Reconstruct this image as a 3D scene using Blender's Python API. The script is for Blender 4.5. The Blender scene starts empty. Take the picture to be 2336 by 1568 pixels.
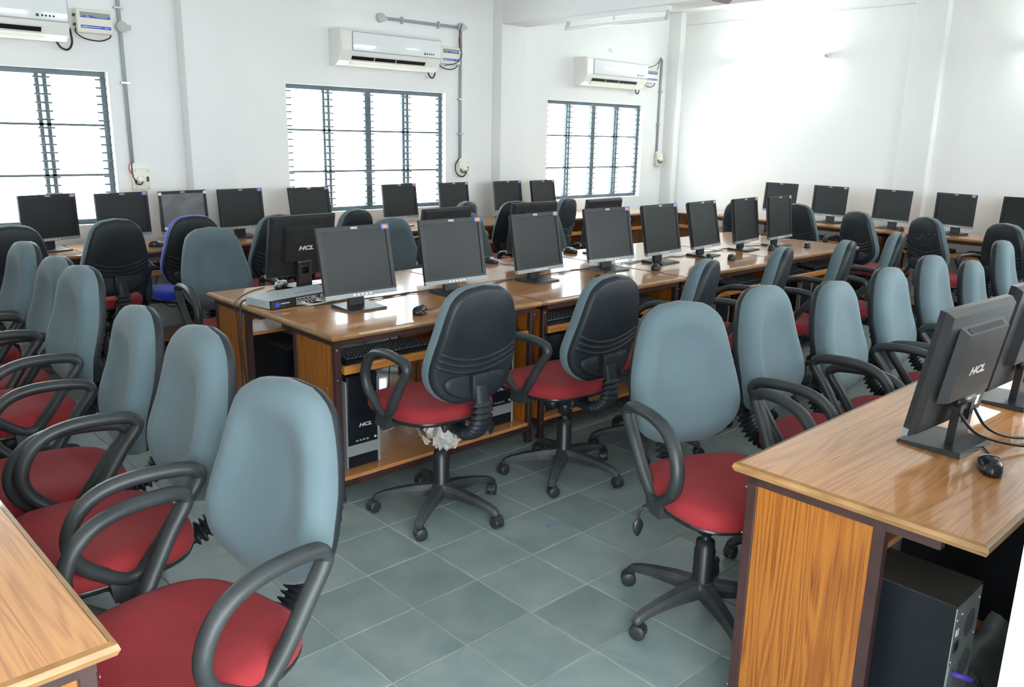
import bpy, bmesh, math, random
from mathutils import Vector, Matrix
PI = math.pi
R = math.radians
random.seed(7)
sc = bpy.context.scene
COL = sc.collection

# ------------------------------------------------------------------ camera
CAM_H = 1.55
F_PX = 1880.03
yaw, pitch, roll = R(46.753), R(14.141), R(-1.169)
fw = Vector((math.cos(yaw)*math.cos(pitch), math.sin(yaw)*math.cos(pitch), -math.sin(pitch)))
rt = Vector((math.sin(yaw), -math.cos(yaw), 0))
dn = fw.cross(rt)
rr = rt*math.cos(roll) + dn*math.sin(roll)
dd = -rt*math.sin(roll) + dn*math.cos(roll)
cam_d = bpy.data.cameras.new('camera'); cam = bpy.data.objects.new('camera', cam_d); COL.objects.link(cam)
cam_d.sensor_fit = 'HORIZONTAL'; cam_d.sensor_width = 36; cam_d.lens = 36*F_PX/2336
cam_d.clip_start = 0.02; cam_d.clip_end = 200
m = Matrix((rr, -dd, -fw)).transposed().to_4x4(); m.translation = Vector((0, 0, CAM_H))
cam.matrix_world = m
sc.camera = cam

# ------------------------------------------------------------------ daylight, exposure
wd = bpy.data.worlds.new('overcast_sky'); sc.world = wd; wd.use_nodes = True
bg = wd.node_tree.nodes['Background']
bg.inputs[0].default_value = (0.90, 0.97, 1.0, 1); bg.inputs[1].default_value = 10.0
sc.view_settings.view_transform = 'Standard'
sc.view_settings.look = 'None'
sc.view_settings.exposure = 0.45
sc.view_settings.gamma = 1.0
sc.view_settings.use_curve_mapping = False
sc.cycles.max_bounces = 10
sc.cycles.diffuse_bounces = 6
sc.cycles.transparent_max_bounces = 12
def portal(name, loc, rot, sx, sy):
    l = bpy.data.lights.new(name, 'AREA'); l.shape = 'RECTANGLE'; l.size = sx; l.size_y = sy
    l.cycles.is_portal = True
    o = bpy.data.objects.new(name, l); COL.objects.link(o); o.location = loc; o.rotation_euler = rot

# ------------------------------------------------------------------ materials
def mat(name, col, rough=0.5, metal=0.0, spec=0.5, coat=0.0, emis=None, es=0.0, sheen=0.0):
    ma = bpy.data.materials.new(name); ma.use_nodes = True
    b = ma.node_tree.nodes['Principled BSDF']
    b.inputs['Base Color'].default_value = (*col, 1)
    b.inputs['Roughness'].default_value = rough; b.inputs['Metallic'].default_value = metal
    b.inputs['Specular IOR Level'].default_value = spec
    b.inputs['Coat Weight'].default_value = coat
    b.inputs['Sheen Weight'].default_value = sheen
    if emis:
        b.inputs['Emission Color'].default_value = (*emis, 1); b.inputs['Emission Strength'].default_value = es
    return ma
def noisy(name, c1, c2, scale=8, stretch=(1, 1, 1), rough=0.5, detail=4, lo=0.3, hi=0.7, bump=0.0, rnd=0.0, dist=0.0, **k):
    """two-tone procedural surface; rnd shifts the pattern and the tone from object to object"""
    ma = mat(name, c1, rough, **k); nt = ma.node_tree; N = nt.nodes; L = nt.links
    b = N['Principled BSDF']
    tc = N.new('ShaderNodeTexCoord'); mp = N.new('ShaderNodeMapping'); mp.inputs['Scale'].default_value = stretch
    L.new(tc.outputs['Object'], mp.inputs['Vector'])
    no = N.new('ShaderNodeTexNoise'); no.inputs['Scale'].default_value = scale; no.inputs['Detail'].default_value = detail
    no.inputs['Distortion'].default_value = dist
    oi = N.new('ShaderNodeObjectInfo')
    if rnd:
        mu = N.new('ShaderNodeMath'); mu.operation = 'MULTIPLY'; mu.inputs[1].default_value = 37.0
        L.new(oi.outputs['Random'], mu.inputs[0]); L.new(mu.outputs[0], mp.inputs['Location'])
    L.new(mp.outputs[0], no.inputs['Vector'])
    cr = N.new('ShaderNodeValToRGB'); cr.color_ramp.elements[0].position = lo; cr.color_ramp.elements[1].position = hi
    cr.color_ramp.elements[0].color = (*c1, 1); cr.color_ramp.elements[1].color = (*c2, 1)
    L.new(no.outputs[0], cr.inputs[0])
    out = cr.outputs[0]
    if rnd:
        hs = N.new('ShaderNodeHueSaturation'); mr = N.new('ShaderNodeMapRange')
        mr.inputs['To Min'].default_value = 1-rnd; mr.inputs['To Max'].default_value = 1+rnd
        L.new(oi.outputs['Random'], mr.inputs['Value']); L.new(mr.outputs[0], hs.inputs['Value'])
        L.new(out, hs.inputs['Color']); out = hs.outputs[0]
    L.new(out, b.inputs['Base Color'])
    if bump:
        bp = N.new('ShaderNodeBump'); bp.inputs['Strength'].default_value = bump; bp.inputs['Distance'].default_value = 0.01
        L.new(no.outputs[0], bp.inputs['Height']); L.new(bp.outputs[0], b.inputs['Normal'])
    return ma
def wood(name, axis, light, mid, dark, rough, coat):
    """laminate with long streaks and cathedral figure along the given local axis"""
    ma = mat(name, mid, rough, coat=coat); nt = ma.node_tree; N = nt.nodes; L = nt.links; b = N['Principled BSDF']
    b.inputs['Coat Roughness'].default_value = 0.07
    tc = N.new('ShaderNodeTexCoord'); oi = N.new('ShaderNodeObjectInfo')
    mu = N.new('ShaderNodeMath'); mu.operation = 'MULTIPLY'; mu.inputs[1].default_value = 23.0
    L.new(oi.outputs['Random'], mu.inputs[0])
    def noise(s_long, s_cross, scale, detail, dist):
        mp = N.new('ShaderNodeMapping'); s = [s_cross]*3; s[axis] = s_long; mp.inputs['Scale'].default_value = s
        L.new(tc.outputs['Object'], mp.inputs['Vector']); L.new(mu.outputs[0], mp.inputs['Location'])
        n = N.new('ShaderNodeTexNoise'); n.inputs['Scale'].default_value = scale; n.inputs['Detail'].default_value = detail
        n.inputs['Distortion'].default_value = dist; L.new(mp.outputs[0], n.inputs['Vector']); return n
    n1 = noise(0.30, 5, 2.2, 2, 0.35)
    n2 = noise(1.2, 95, 3.0, 4, 0.1)
    sn = N.new('ShaderNodeMath'); sn.operation = 'MULTIPLY'; sn.inputs[1].default_value = 90
    L.new(n1.outputs[0], sn.inputs[0])
    si = N.new('ShaderNodeMath'); si.operation = 'SINE'; L.new(sn.outputs[0], si.inputs[0])
    ad = N.new('ShaderNodeMath'); ad.operation = 'MULTIPLY_ADD'; ad.inputs[1].default_value = 0.17; ad.inputs[2].default_value = 0.5
    L.new(si.outputs[0], ad.inputs[0])
    a2 = N.new('ShaderNodeMath'); a2.operation = 'MULTIPLY_ADD'; a2.inputs[1].default_value = 0.9
    s2 = N.new('ShaderNodeMath'); s2.operation = 'SUBTRACT'; s2.inputs[1].default_value = 0.5
    L.new(n2.outputs[0], s2.inputs[0]); L.new(s2.outputs[0], a2.inputs[0]); L.new(ad.outputs[0], a2.inputs[2])
    cr = N.new('ShaderNodeValToRGB'); e = cr.color_ramp.elements
    e[0].position = 0.15; e[0].color = (*dark, 1); e[1].position = 0.85; e[1].color = (*light, 1)
    k = e.new(0.5); k.color = (*mid, 1)
    L.new(a2.outputs[0], cr.inputs[0]); L.new(cr.outputs[0], b.inputs['Base Color'])
    return ma
M = {}
M['wall'] = noisy('white_plaster', (0.80, 0.82, 0.815), (0.86, 0.875, 0.87), 1.3, rough=0.75, detail=6, bump=0.03)
M['wall_stain'] = noisy('stained_plaster', (0.78, 0.79, 0.765), (0.86, 0.875, 0.87), 1.1, rough=0.75, detail=8, lo=0.22, hi=0.42, bump=0.03)
M['ceiling'] = noisy('ceiling_paint', (0.80, 0.81, 0.80), (0.85, 0.86, 0.85), 2, rough=0.8)
M['grout'] = noisy('grout', (0.24, 0.25, 0.22), (0.60, 0.57, 0.48), 7, rough=0.85)
M['tile'] = noisy('slate_tile', (0.165, 0.222, 0.224), (0.255, 0.305, 0.298), 5.5, rough=0.38, detail=7, lo=0.28, hi=0.75, bump=0.05, rnd=0.10, dist=0.6)
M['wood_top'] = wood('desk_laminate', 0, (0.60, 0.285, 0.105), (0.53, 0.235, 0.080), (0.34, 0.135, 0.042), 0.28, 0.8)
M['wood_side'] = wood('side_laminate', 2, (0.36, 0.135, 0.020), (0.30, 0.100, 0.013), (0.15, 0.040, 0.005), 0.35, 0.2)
M['edge'] = noisy('edge_beading', (0.21, 0.095, 0.028), (0.37, 0.205, 0.078), 9, (1, 1, 6), rough=0.35, detail=3, coat=0.3)
M['brown'] = noisy('brown_paint', (0.034, 0.014, 0.013), (0.054, 0.024, 0.022), 12, rough=0.42)
M['fabric'] = noisy('blue_grey_fabric', (0.086, 0.130, 0.150), (0.104, 0.150, 0.171), 6, rough=0.9, detail=8, bump=0.02, rnd=0.05, sheen=0.12)
M['blue_fabric'] = noisy('blue_fabric', (0.012, 0.03, 0.42), (0.02, 0.05, 0.52), 9, rough=0.9, sheen=0.3)
M['red'] = noisy('red_fabric', (0.215, 0.010, 0.015), (0.265, 0.016, 0.021), 7, rough=0.88, detail=8, bump=0.02, rnd=0.07, sheen=0.03)
M['shell'] = noisy('black_plastic_shell', (0.009, 0.0125, 0.017), (0.017, 0.022, 0.028), 5, rough=0.5, detail=6, rnd=0.1, spec=0.32)
M['arm'] = noisy('grey_black_plastic', (0.018, 0.022, 0.024), (0.036, 0.041, 0.043), 9, rough=0.42, detail=6, spec=0.4)
M['pan'] = mat('gloss_black_plastic', (0.014, 0.015, 0.017), 0.22)
M['dusty'] = noisy('dusty_plastic', (0.016, 0.021, 0.026), (0.085, 0.088, 0.085), 7, rough=0.6, detail=7, lo=0.38, hi=0.85)
M['steel'] = mat('steel', (0.5, 0.5, 0.5), 0.3, metal=1)
M['black'] = mat('satin_black', (0.015, 0.016, 0.018), 0.38)
M['bezel'] = noisy('monitor_black', (0.013, 0.0145, 0.017), (0.019, 0.021, 0.024), 14, rough=0.42, spec=0.35)
M['screen'] = mat('dark_screen', (0.016, 0.019, 0.0195), 0.42, spec=0.28)
M['screen_film'] = noisy('film_over_screen', (0.10, 0.108, 0.118), (0.19, 0.20, 0.21), 3.5, (1, 1, 1.7), rough=0.32, dist=1.2)
M['silver'] = mat('silver_plastic', (0.27, 0.295, 0.30), 0.42, metal=0.2, spec=0.3)
M['mark'] = mat('light_print', (0.62, 0.63, 0.65), 0.4)
M['orange'] = mat('orange_sticker', (0.85, 0.38, 0.04), 0.5)
M['blue_print'] = mat('blue_print', (0.04, 0.10, 0.60), 0.45)
M['paper'] = mat('white_paper', (0.80, 0.81, 0.80), 0.6)
M['key'] = mat('key_black', (0.03, 0.034, 0.04), 0.45)
M['ac'] = noisy('ac_white_plastic', (0.80, 0.80, 0.765), (0.84, 0.84, 0.80), 2, rough=0.34)
M['ac_panel'] = mat('ac_gloss_panel', (0.80, 0.835, 0.85), 0.12, coat=0.4)
M['cream'] = mat('cream_plastic', (0.80, 0.78, 0.67), 0.4)
M['grille'] = noisy('grey_green_steel', (0.080, 0.115, 0.135), (0.13, 0.17, 0.19), 15, rough=0.5)
M['rod'] = mat('thin_rod', (0.16, 0.19, 0.20), 0.5)
M['conduit'] = mat('grey_conduit', (0.33, 0.37, 0.41), 0.45)
M['conduit_lt'] = mat('light_grey_box', (0.50, 0.53, 0.53), 0.5)
M['wire'] = mat('black_cable', (0.012, 0.013, 0.014), 0.45)
M['red_wire'] = mat('red_wire', (0.45, 0.02, 0.02), 0.5)
M['grey_wire'] = mat('grey_cable', (0.38, 0.38, 0.36), 0.55)
M['metal_case'] = mat('zinc_case', (0.42, 0.46, 0.47), 0.38, metal=0.7)
M['case_black'] = noisy('case_black', (0.006, 0.008, 0.012), (0.011, 0.013, 0.018), 6, rough=0.36, spec=0.3)
M['case_top'] = noisy('dusty_case', (0.026, 0.026, 0.024), (0.042, 0.042, 0.038), 8, rough=0.6)
M['switch_grey'] = mat('switch_grey', (0.48, 0.53, 0.54), 0.42, metal=0.1)
M['mouse_silver'] = mat('mouse_silver', (0.58, 0.61, 0.62), 0.35, metal=0.2)
M['purple'] = mat('purple_plug', (0.10, 0.05, 0.42), 0.4)
M['white_metal'] = mat('white_enamel', (0.84, 0.85, 0.86), 0.3)
M['tube_off'] = mat('unlit_tube', (0.88, 0.88, 0.87), 0.12, coat=0.5)
M['tube_on'] = mat('lit_tube', (0.9, 0.95, 1.0), 0.3, emis=(0.93, 1.0, 0.98), es=80)
M['fan'] = mat('fan_brown', (0.13, 0.075, 0.055), 0.35)
def glass_mat():
    ma = bpy.data.materials.new('window_glass'); ma.use_nodes = True; nt = ma.node_tree; N = nt.nodes; L = nt.links
    N.remove(N['Principled BSDF'])
    t = N.new('ShaderNodeBsdfTransparent'); t.inputs[0].default_value = (0.95, 0.97, 0.97, 1)
    g = N.new('ShaderNodeBsdfGlossy'); g.inputs['Roughness'].default_value = 0.03
    mx = N.new('ShaderNodeMixShader'); mx.inputs[0].default_value = 0.06
    L.new(t.outputs[0], mx.inputs[1]); L.new(g.outputs[0], mx.inputs[2]); L.new(mx.outputs[0], N['Material Output'].inputs[0])
    return ma
M['glass'] = glass_mat()
def plastic_wrap_mat():
    ma = bpy.data.materials.new('clear_wrap'); ma.use_nodes = True; nt = ma.node_tree; N = nt.nodes; L = nt.links
    b = N['Principled BSDF']; b.inputs['Base Color'].default_value = (0.62, 0.60, 0.55, 1); b.inputs['Roughness'].default_value = 0.25
    b.inputs['Alpha'].default_value = 0.6
    return ma
M['wrap'] = plastic_wrap_mat()

# ------------------------------------------------------------------ mesh helpers
class MB:
    def __init__(s): s.v = []; s.f = []; s.sm = []
    def add(s, vs, fs, smooth=False):
        o = len(s.v); s.v += [tuple(v) for v in vs]; s.f += [tuple(i+o for i in f) for f in fs]; s.sm += [smooth]*len(fs); return s
    def box(s, x0, x1, y0, y1, z0, z1):
        return s.add([(x0,y0,z0),(x1,y0,z0),(x1,y1,z0),(x0,y1,z0),(x0,y0,z1),(x1,y0,z1),(x1,y1,z1),(x0,y1,z1)],
                     [(3,2,1,0),(4,5,6,7),(0,1,5,4),(1,2,6,5),(2,3,7,6),(3,0,4,7)])
    def hexa(s, p):   # eight corners: bottom ring ccw, top ring ccw
        return s.add(p, [(3,2,1,0),(4,5,6,7),(0,1,5,4),(1,2,6,5),(2,3,7,6),(3,0,4,7)])
    def rbox(s, x0, x1, y0, y1, z0, z1, r=0.004, seg=2):
        bm = bmesh.new(); bmesh.ops.create_cube(bm, size=1)
        for v in bm.verts: v.co = Vector(((x0+x1)/2+v.co.x*(x1-x0), (y0+y1)/2+v.co.y*(y1-y0), (z0+z1)/2+v.co.z*(z1-z0)))
        bmesh.ops.bevel(bm, geom=bm.edges[:], offset=r, segments=seg, profile=0.5, affect='EDGES')
        bm.verts.index_update()
        s.add([v.co.copy() for v in bm.verts], [[v.index for v in f.verts] for f in bm.faces], seg > 1); bm.free(); return s
    def rings(s, rs, closed_ring=True, cap0=True, cap1=True, smooth=True):
        n = len(rs[0]); o = []
        vs = [p for r in rs for p in r]
        for i in range(len(rs)-1):
            for j in range(n if closed_ring else n-1):
                k = (j+1) % n; o.append((i*n+j, i*n+k, (i+1)*n+k, (i+1)*n+j))
        s.add(vs, o, smooth)
        b = len(s.v)-len(vs)
        if cap0: s.f.append(tuple(b+j for j in reversed(range(n)))); s.sm.append(smooth)
        if cap1: s.f.append(tuple(b+(len(rs)-1)*n+j for j in range(n))); s.sm.append(smooth)
        return s
    def lathe(s, prof, c=(0,0,0), axis='z', n=16, cap=True):
        rs = []
        for r, h in prof:
            ring = []
            for k in range(n):
                a = 2*PI*k/n; u, w = r*math.cos(a), r*math.sin(a)
                p = {'z': (u, w, h), 'x': (h, u, w), 'y': (w, h, u)}[axis]
                ring.append((p[0]+c[0], p[1]+c[1], p[2]+c[2]))
            rs.append(ring)
        return s.rings(rs, cap0=cap, cap1=cap)
    def tube(s, pts, rad, n=8, closed=False, sx=1.0, up=None, radii=None):
        """sweep an ellipse (rad*sx along the side vector, rad along the other) along a polyline"""
        P = [Vector(p) for p in pts]; N = len(P); rs = []
        ref = Vector(up) if up else None; prev = None
        for i in range(N):
            a = P[(i-1) % N] if (closed or i > 0) else P[i]
            b = P[(i+1) % N] if (closed or i < N-1) else P[i]
            t = (b-a).normalized() if (b-a).length > 1e-9 else Vector((0,0,1))
            if ref is not None: u = ref - t*ref.dot(t)
            else:
                if prev is None:
                    q = Vector((0,0,1)) if abs(t.z) < 0.9 else Vector((1,0,0)); u = q - t*q.dot(t)
                else: u = prev - t*prev.dot(t)
            u.normalize(); prev = u; w = t.cross(u); r = radii[i] if radii else rad
            rs.append([P[i] + u*(r*sx*math.cos(2*PI*k/n)) + w*(r*math.sin(2*PI*k/n)) for k in range(n)])
        if closed: rs.append(rs[0])
        return s.rings(rs, cap0=not closed, cap1=not closed)
    def mesh(s, name, mtl):
        me = bpy.data.meshes.new(name); me.from_pydata(s.v, [], s.f); me.validate()
        me.polygons.foreach_set('use_smooth', s.sm[:len(me.polygons)])
        me.materials.append(mtl); me.update(); return me
    def build(s, name, mtl, parent=None):
        return link(name, s.mesh(name, mtl), parent)
def link(name, me, parent=None):
    o = bpy.data.objects.new(name, me); COL.objects.link(o); o.parent = parent; return o
def smooth_path(pts, closed=False, n=5):
    P = [Vector(p) for p in pts]; out = []; N = len(P)
    for i in range(N if closed else N-1):
        p0 = P[(i-1) % N] if closed or i > 0 else P[0]; p1 = P[i]; p2 = P[(i+1) % N]
        p3 = P[(i+2) % N] if closed or i+2 < N else P[-1]
        for k in range(n):
            t = k/n
            out.append(0.5*((2*p1)+(p2-p0)*t+(2*p0-5*p1+4*p2-p3)*t*t+(3*p1-p0-3*p2+p3)*t**3))
    if not closed: out.append(P[-1])
    return out
def tag(o, label, cat=None, group=None, kind=None):
    if label: o['label'] = label
    if cat: o['category'] = cat
    if group: o['group'] = group
    if kind: o['kind'] = kind
    return o
def empty(name, loc=(0,0,0), rz=0.0):
    o = bpy.data.objects.new(name, None); COL.objects.link(o); o.location = loc; o.rotation_euler = (0,0,rz)
    o.empty_display_size = 0.1; return o
def copy_tree(o, parent=None):
    kids = [c for c in ALLKIDS(o)]
    c = o.copy(); COL.objects.link(c); c.parent = parent
    for k in kids: copy_tree(k, c)
    return c
def ALLKIDS(o): return list(o.children)
def struct(name, mb, mtl, parent=None):
    o = mb.build(name, mtl, parent)
    if parent is None: o['kind'] = 'structure'
    return o
def text_mesh(txt, size, mtl, shear=0.0, bold=0.0, wide=1.0, depth=0.0006):
    cu = bpy.data.curves.new('lettering', 'FONT'); cu.body = txt; cu.size = size; cu.shear = shear; cu.offset = bold
    cu.align_x = 'CENTER'; cu.align_y = 'CENTER'; cu.extrude = depth; cu.resolution_u = 3
    o = bpy.data.objects.new('lettering', cu); COL.objects.link(o); bpy.context.view_layer.update()
    me = bpy.data.meshes.new_from_object(o.evaluated_get(bpy.context.evaluated_depsgraph_get()))
    bpy.data.objects.remove(o); bpy.data.curves.remove(cu)
    for v in me.vertices: v.co.x *= wide
    me.materials.clear(); me.materials.append(mtl); return me

# ------------------------------------------------------------------ the room
XL, XR, YF, YW, ZC = -0.30, 8.55, 0.30, 6.37, 3.00
WT = 0.23
def wall_with_holes(axis, a0, a1, c0, c1, holes, z1=ZC):
    """wall slab along 'x' or 'y' from a0 to a1, thickness c0..c1, rectangular openings (u0,u1,z0,z1)"""
    mb = MB()
    us = sorted(set([a0, a1] + [h[0] for h in holes] + [h[1] for h in holes]))
    for i in range(len(us)-1):
        u0, u1 = us[i], us[i+1]; um = (u0+u1)/2
        spans = [(0.0, z1)]
        for h in holes:
            if h[0] < um < h[1]:
                ns = []
                for s0, s1 in spans:
                    if h[2] > s0: ns.append((s0, h[2]))
                    if h[3] < s1: ns.append((h[3], s1))
                spans = ns
        for s0, s1 in spans:
            if axis == 'x': mb.box(u0, u1, c0, c1, s0, s1)
            else: mb.box(c0, c1, u0, u1, s0, s1)
    return mb
WIN = [(0.41, 2.05), (3.415, 5.065), (6.437, 8.055)]; WZ0, WZ1 = 0.875, 1.93
struct('wall_back', wall_with_holes('x', XL-WT, XR+WT, YW, YW+WT, [(a, b, WZ0, WZ1) for a, b in WIN]), M['wall'])
struct('wall_right', MB().box(XR, XR+WT, YF-WT, YW, 0, ZC), M['wall_stain'])
struct('wall_left', MB().box(XL-WT, XL, YF-WT, YW, 0, ZC), M['wall'])
FILL_OPENINGS = [(2.6, 4.2), (5.0, 6.6)]  # unseen openings added to the front wall to let in fill daylight
struct('wall_front', wall_with_holes('x', XL-WT, XR+WT, YF-WT, YF, [(XL, 1.375, 0, 2.3)] + [(a, b, 0.9, 2.1) for a, b in FILL_OPENINGS]), M['wall'])
struct('ceiling', MB().box(XL-WT, XR+WT, YF-WT, YW+WT, ZC, ZC+0.15), M['ceiling'])
PIL = [(2.55, 2.872), (5.653, 5.98)]
for i, (a, b) in enumerate(PIL):
    struct('trim_%d' % (i+1), MB().rbox(a, b, 6.237, YW+0.02, 0, ZC, 0.006), M['wall'])
    struct('trim_%d' % (i+3), MB().rbox(a, b, YF, 6.236, 2.59, ZC, 0.006), M['wall'])
struct('trim_5', MB().rbox(8.45, XR+0.02, 3.21, 3.51, 0, ZC, 0.008), M['wall'])
struct('trim_6', MB().rbox(8.46, XR+0.02, 6.20, YW+0.02, 0, ZC, 0.008), M['wall'])
struct('trim_7', MB().rbox(XR-0.004, XR+0.01, 3.51, 6.20, 2.853, 2.858, 0.001, 1), M['conduit_lt'])
for a, b in WIN: portal('window_light', ((a+b)/2, YW+WT+0.02, (WZ0+WZ1)/2), (R(-90), 0, 0), b-a, WZ1-WZ0)
for a, b in FILL_OPENINGS: portal('added_fill_portal', ((a+b)/2, YF-WT-0.02, 1.5), (R(90), 0, 0), b-a, 1.2)  # sampling portals for the added fill openings
struct('trim_8', MB().box(XL-WT, XR+WT, -2.3, YF-WT, 2.45, 2.6), M['ceiling'])  # unseen veranda roof, added to block upper sky light at the doorway
struct('trim_9', MB().box(XL-WT, XR+WT, -2.45, -2.3, 0, 1.0), M['wall'])  # unseen parapet, added to weaken the daylight entering by the doorway
portal('doorway_light', ((XL+1.375)/2, YF-WT-0.02, 1.15), (R(90), 0, 0), 1.375-XL, 2.3)

# floor: bed of grout with stone tiles, pitch 0.279
TP = 0.279; TX, TY = 0.262*TP, 0.222*TP
floor = struct('floor', MB().box(XL-WT, XR+WT, -2.45, YW+WT, -0.15, -0.0035), M['grout'])
def cam_px(x, y, z):
    d = Vector((x, y, z-CAM_H)); w = d.dot(fw)
    return (1168+F_PX*d.dot(rr)/w, 784+F_PX*d.dot(dd)/w) if w > 0.05 else None
cells = []
i0, i1 = int((XL-TX)/TP)-1, int((XR-TX)/TP)+1
j0, j1 = int((YF-WT-1.0-TY)/TP)-1, int((YW-TY)/TP)+1
for i in range(i0, i1+1):
    for j in range(j0, j1+1):
        xa, xb = max(TX+i*TP, XL), min(TX+(i+1)*TP, XR); ya, yb = max(TY+j*TP, YF-WT-0.98), min(TY+(j+1)*TP, YW)
        if xb-xa < 0.02 or yb-ya < 0.02: continue
        cells.append((xa, xb, ya, yb))
def tile_rank(c):
    x, y = (c[0]+c[1])/2, (c[2]+c[3])/2; p = cam_px(x, y, 0)
    if p is None or not (-80 < p[0] < 2420 and -50 < p[1] < 1650): return 1e9
    hid = 0
    if x < 0.4 or (y < 1.0 and x > 1.8) or (2.9 < y < 4.0 and 1.75 < x < 6.4) or x > 7.9 or y > 5.8: hid = 6
    return math.hypot(x, y) + hid
cells.sort(key=tile_rank)
gp = 0.0021
tile_me = {}
rest = MB(); ntile = 0
def tile_geo(mb, xa, xb, ya, yb, dz, b=0.002):
    z = dz
    mb.add([(xa,ya,-0.02),(xb,ya,-0.02),(xb,yb,-0.02),(xa,yb,-0.02),(xa,ya,z-b),(xb,ya,z-b),(xb,yb,z-b),(xa,yb,z-b),
            (xa+b,ya+b,z),(xb-b,ya+b,z),(xb-b,yb-b,z),(xa+b,yb-b,z)],
           [(0,1,5,4),(1,2,6,5),(2,3,7,6),(3,0,4,7),(4,5,9,8),(5,6,10,9),(6,7,11,10),(7,4,8,11),(8,9,10,11)])
for n, c in enumerate(cells):
    w, h = c[1]-c[0]-2*gp, c[3]-c[2]-2*gp
    if n < 300 and tile_rank(c) < 1e8:
        k = (round(w, 3), round(h, 3))
        if k not in tile_me:
            mb = MB(); tile_geo(mb, -w/2, w/2, -h/2, h/2, 0); tile_me[k] = mb.mesh('stone_tile', M['tile'])
        o = link('stone_tile', tile_me[k], floor); o.location = ((c[0]+c[1])/2, (c[2]+c[3])/2, -random.random()*0.0008)
    else:
        tile_geo(rest, c[0]+gp, c[1]-gp, c[2]+gp, c[3]-gp, -random.random()*0.0008)
o = rest.build('stone_tiling', M['tile'], floor); o['kind'] = 'stuff'

# windows: steel frame, mullions, thin grille rods, panes
def window(idx, a, b):
    yf = YW+0.085
    w = empty('window_%d' % idx, ((a+b)/2, yf, WZ0)); w['kind'] = 'structure'
    W = b-a; H = WZ1-WZ0; h = W/2; t = 0.035
    f = MB()
    for bx in ((-h, h, 0, t), (-h, h, H-t, H), (-h, -h+t, t, H-t), (h-t, h, t, H-t)): f.box(bx[0], bx[1], -0.02, 0.03, bx[2], bx[3])
    f.build('window_frame', M['grille'], w)
    for k, (u, tw) in enumerate(((-W/4, 0.022), (0, 0.060), (W/4, 0.026))):
        mm = MB()
        if k == 1: mm.box(u-tw/2, u+tw/2, -0.02, 0.03, t, H-t)
        else: mm.box(u-0.038, u-0.038+tw, -0.012, 0.02, t, H-t); mm.box(u+0.010, u+0.010+tw, -0.012, 0.02, t, H-t)
        mm.build('mullion', M['grille'], w)
    for z in (0.345, 0.69):
        MB().box(-h+t, h-t, -0.012, 0.004, z-0.008, z+0.008).build('crossbar', M['grille'], w)
    rod = MB().tube([(-h+0.004, 0, 0), (h-0.004, 0, 0)], 0.0013, 6).mesh('grille_rod', M['rod'])  # made extra thin so the bright sky swallows it like glare
    n = int(H/0.053)
    for k in range(1, n):
        o = link('grille_rod', rod, w); o.location = (0, -0.026, k*H/n)
    st = MB()     # rods thickened at the uprights, imitating glare that washes out the rest
    for k in range(1, n):
        for u in (-W/4, 0, W/4, -h+0.02, h-0.02):
            st.tube([(u-0.052, -0.029, k*H/n), (u+0.052, -0.029, k*H/n)], 0.0065, 6)
    st.build('rods_outside_glare', M['grille'], w)
    for k in range(4):
        u0 = -h+t+k*(W-2*t)/4
        MB().box(u0+0.02, u0+(W-2*t)/4-0.02, 0.018, 0.022, t, H-t).build('pane', M['glass'], w)
for i, (a, b) in enumerate(WIN): window(i+1, a, b)

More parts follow.
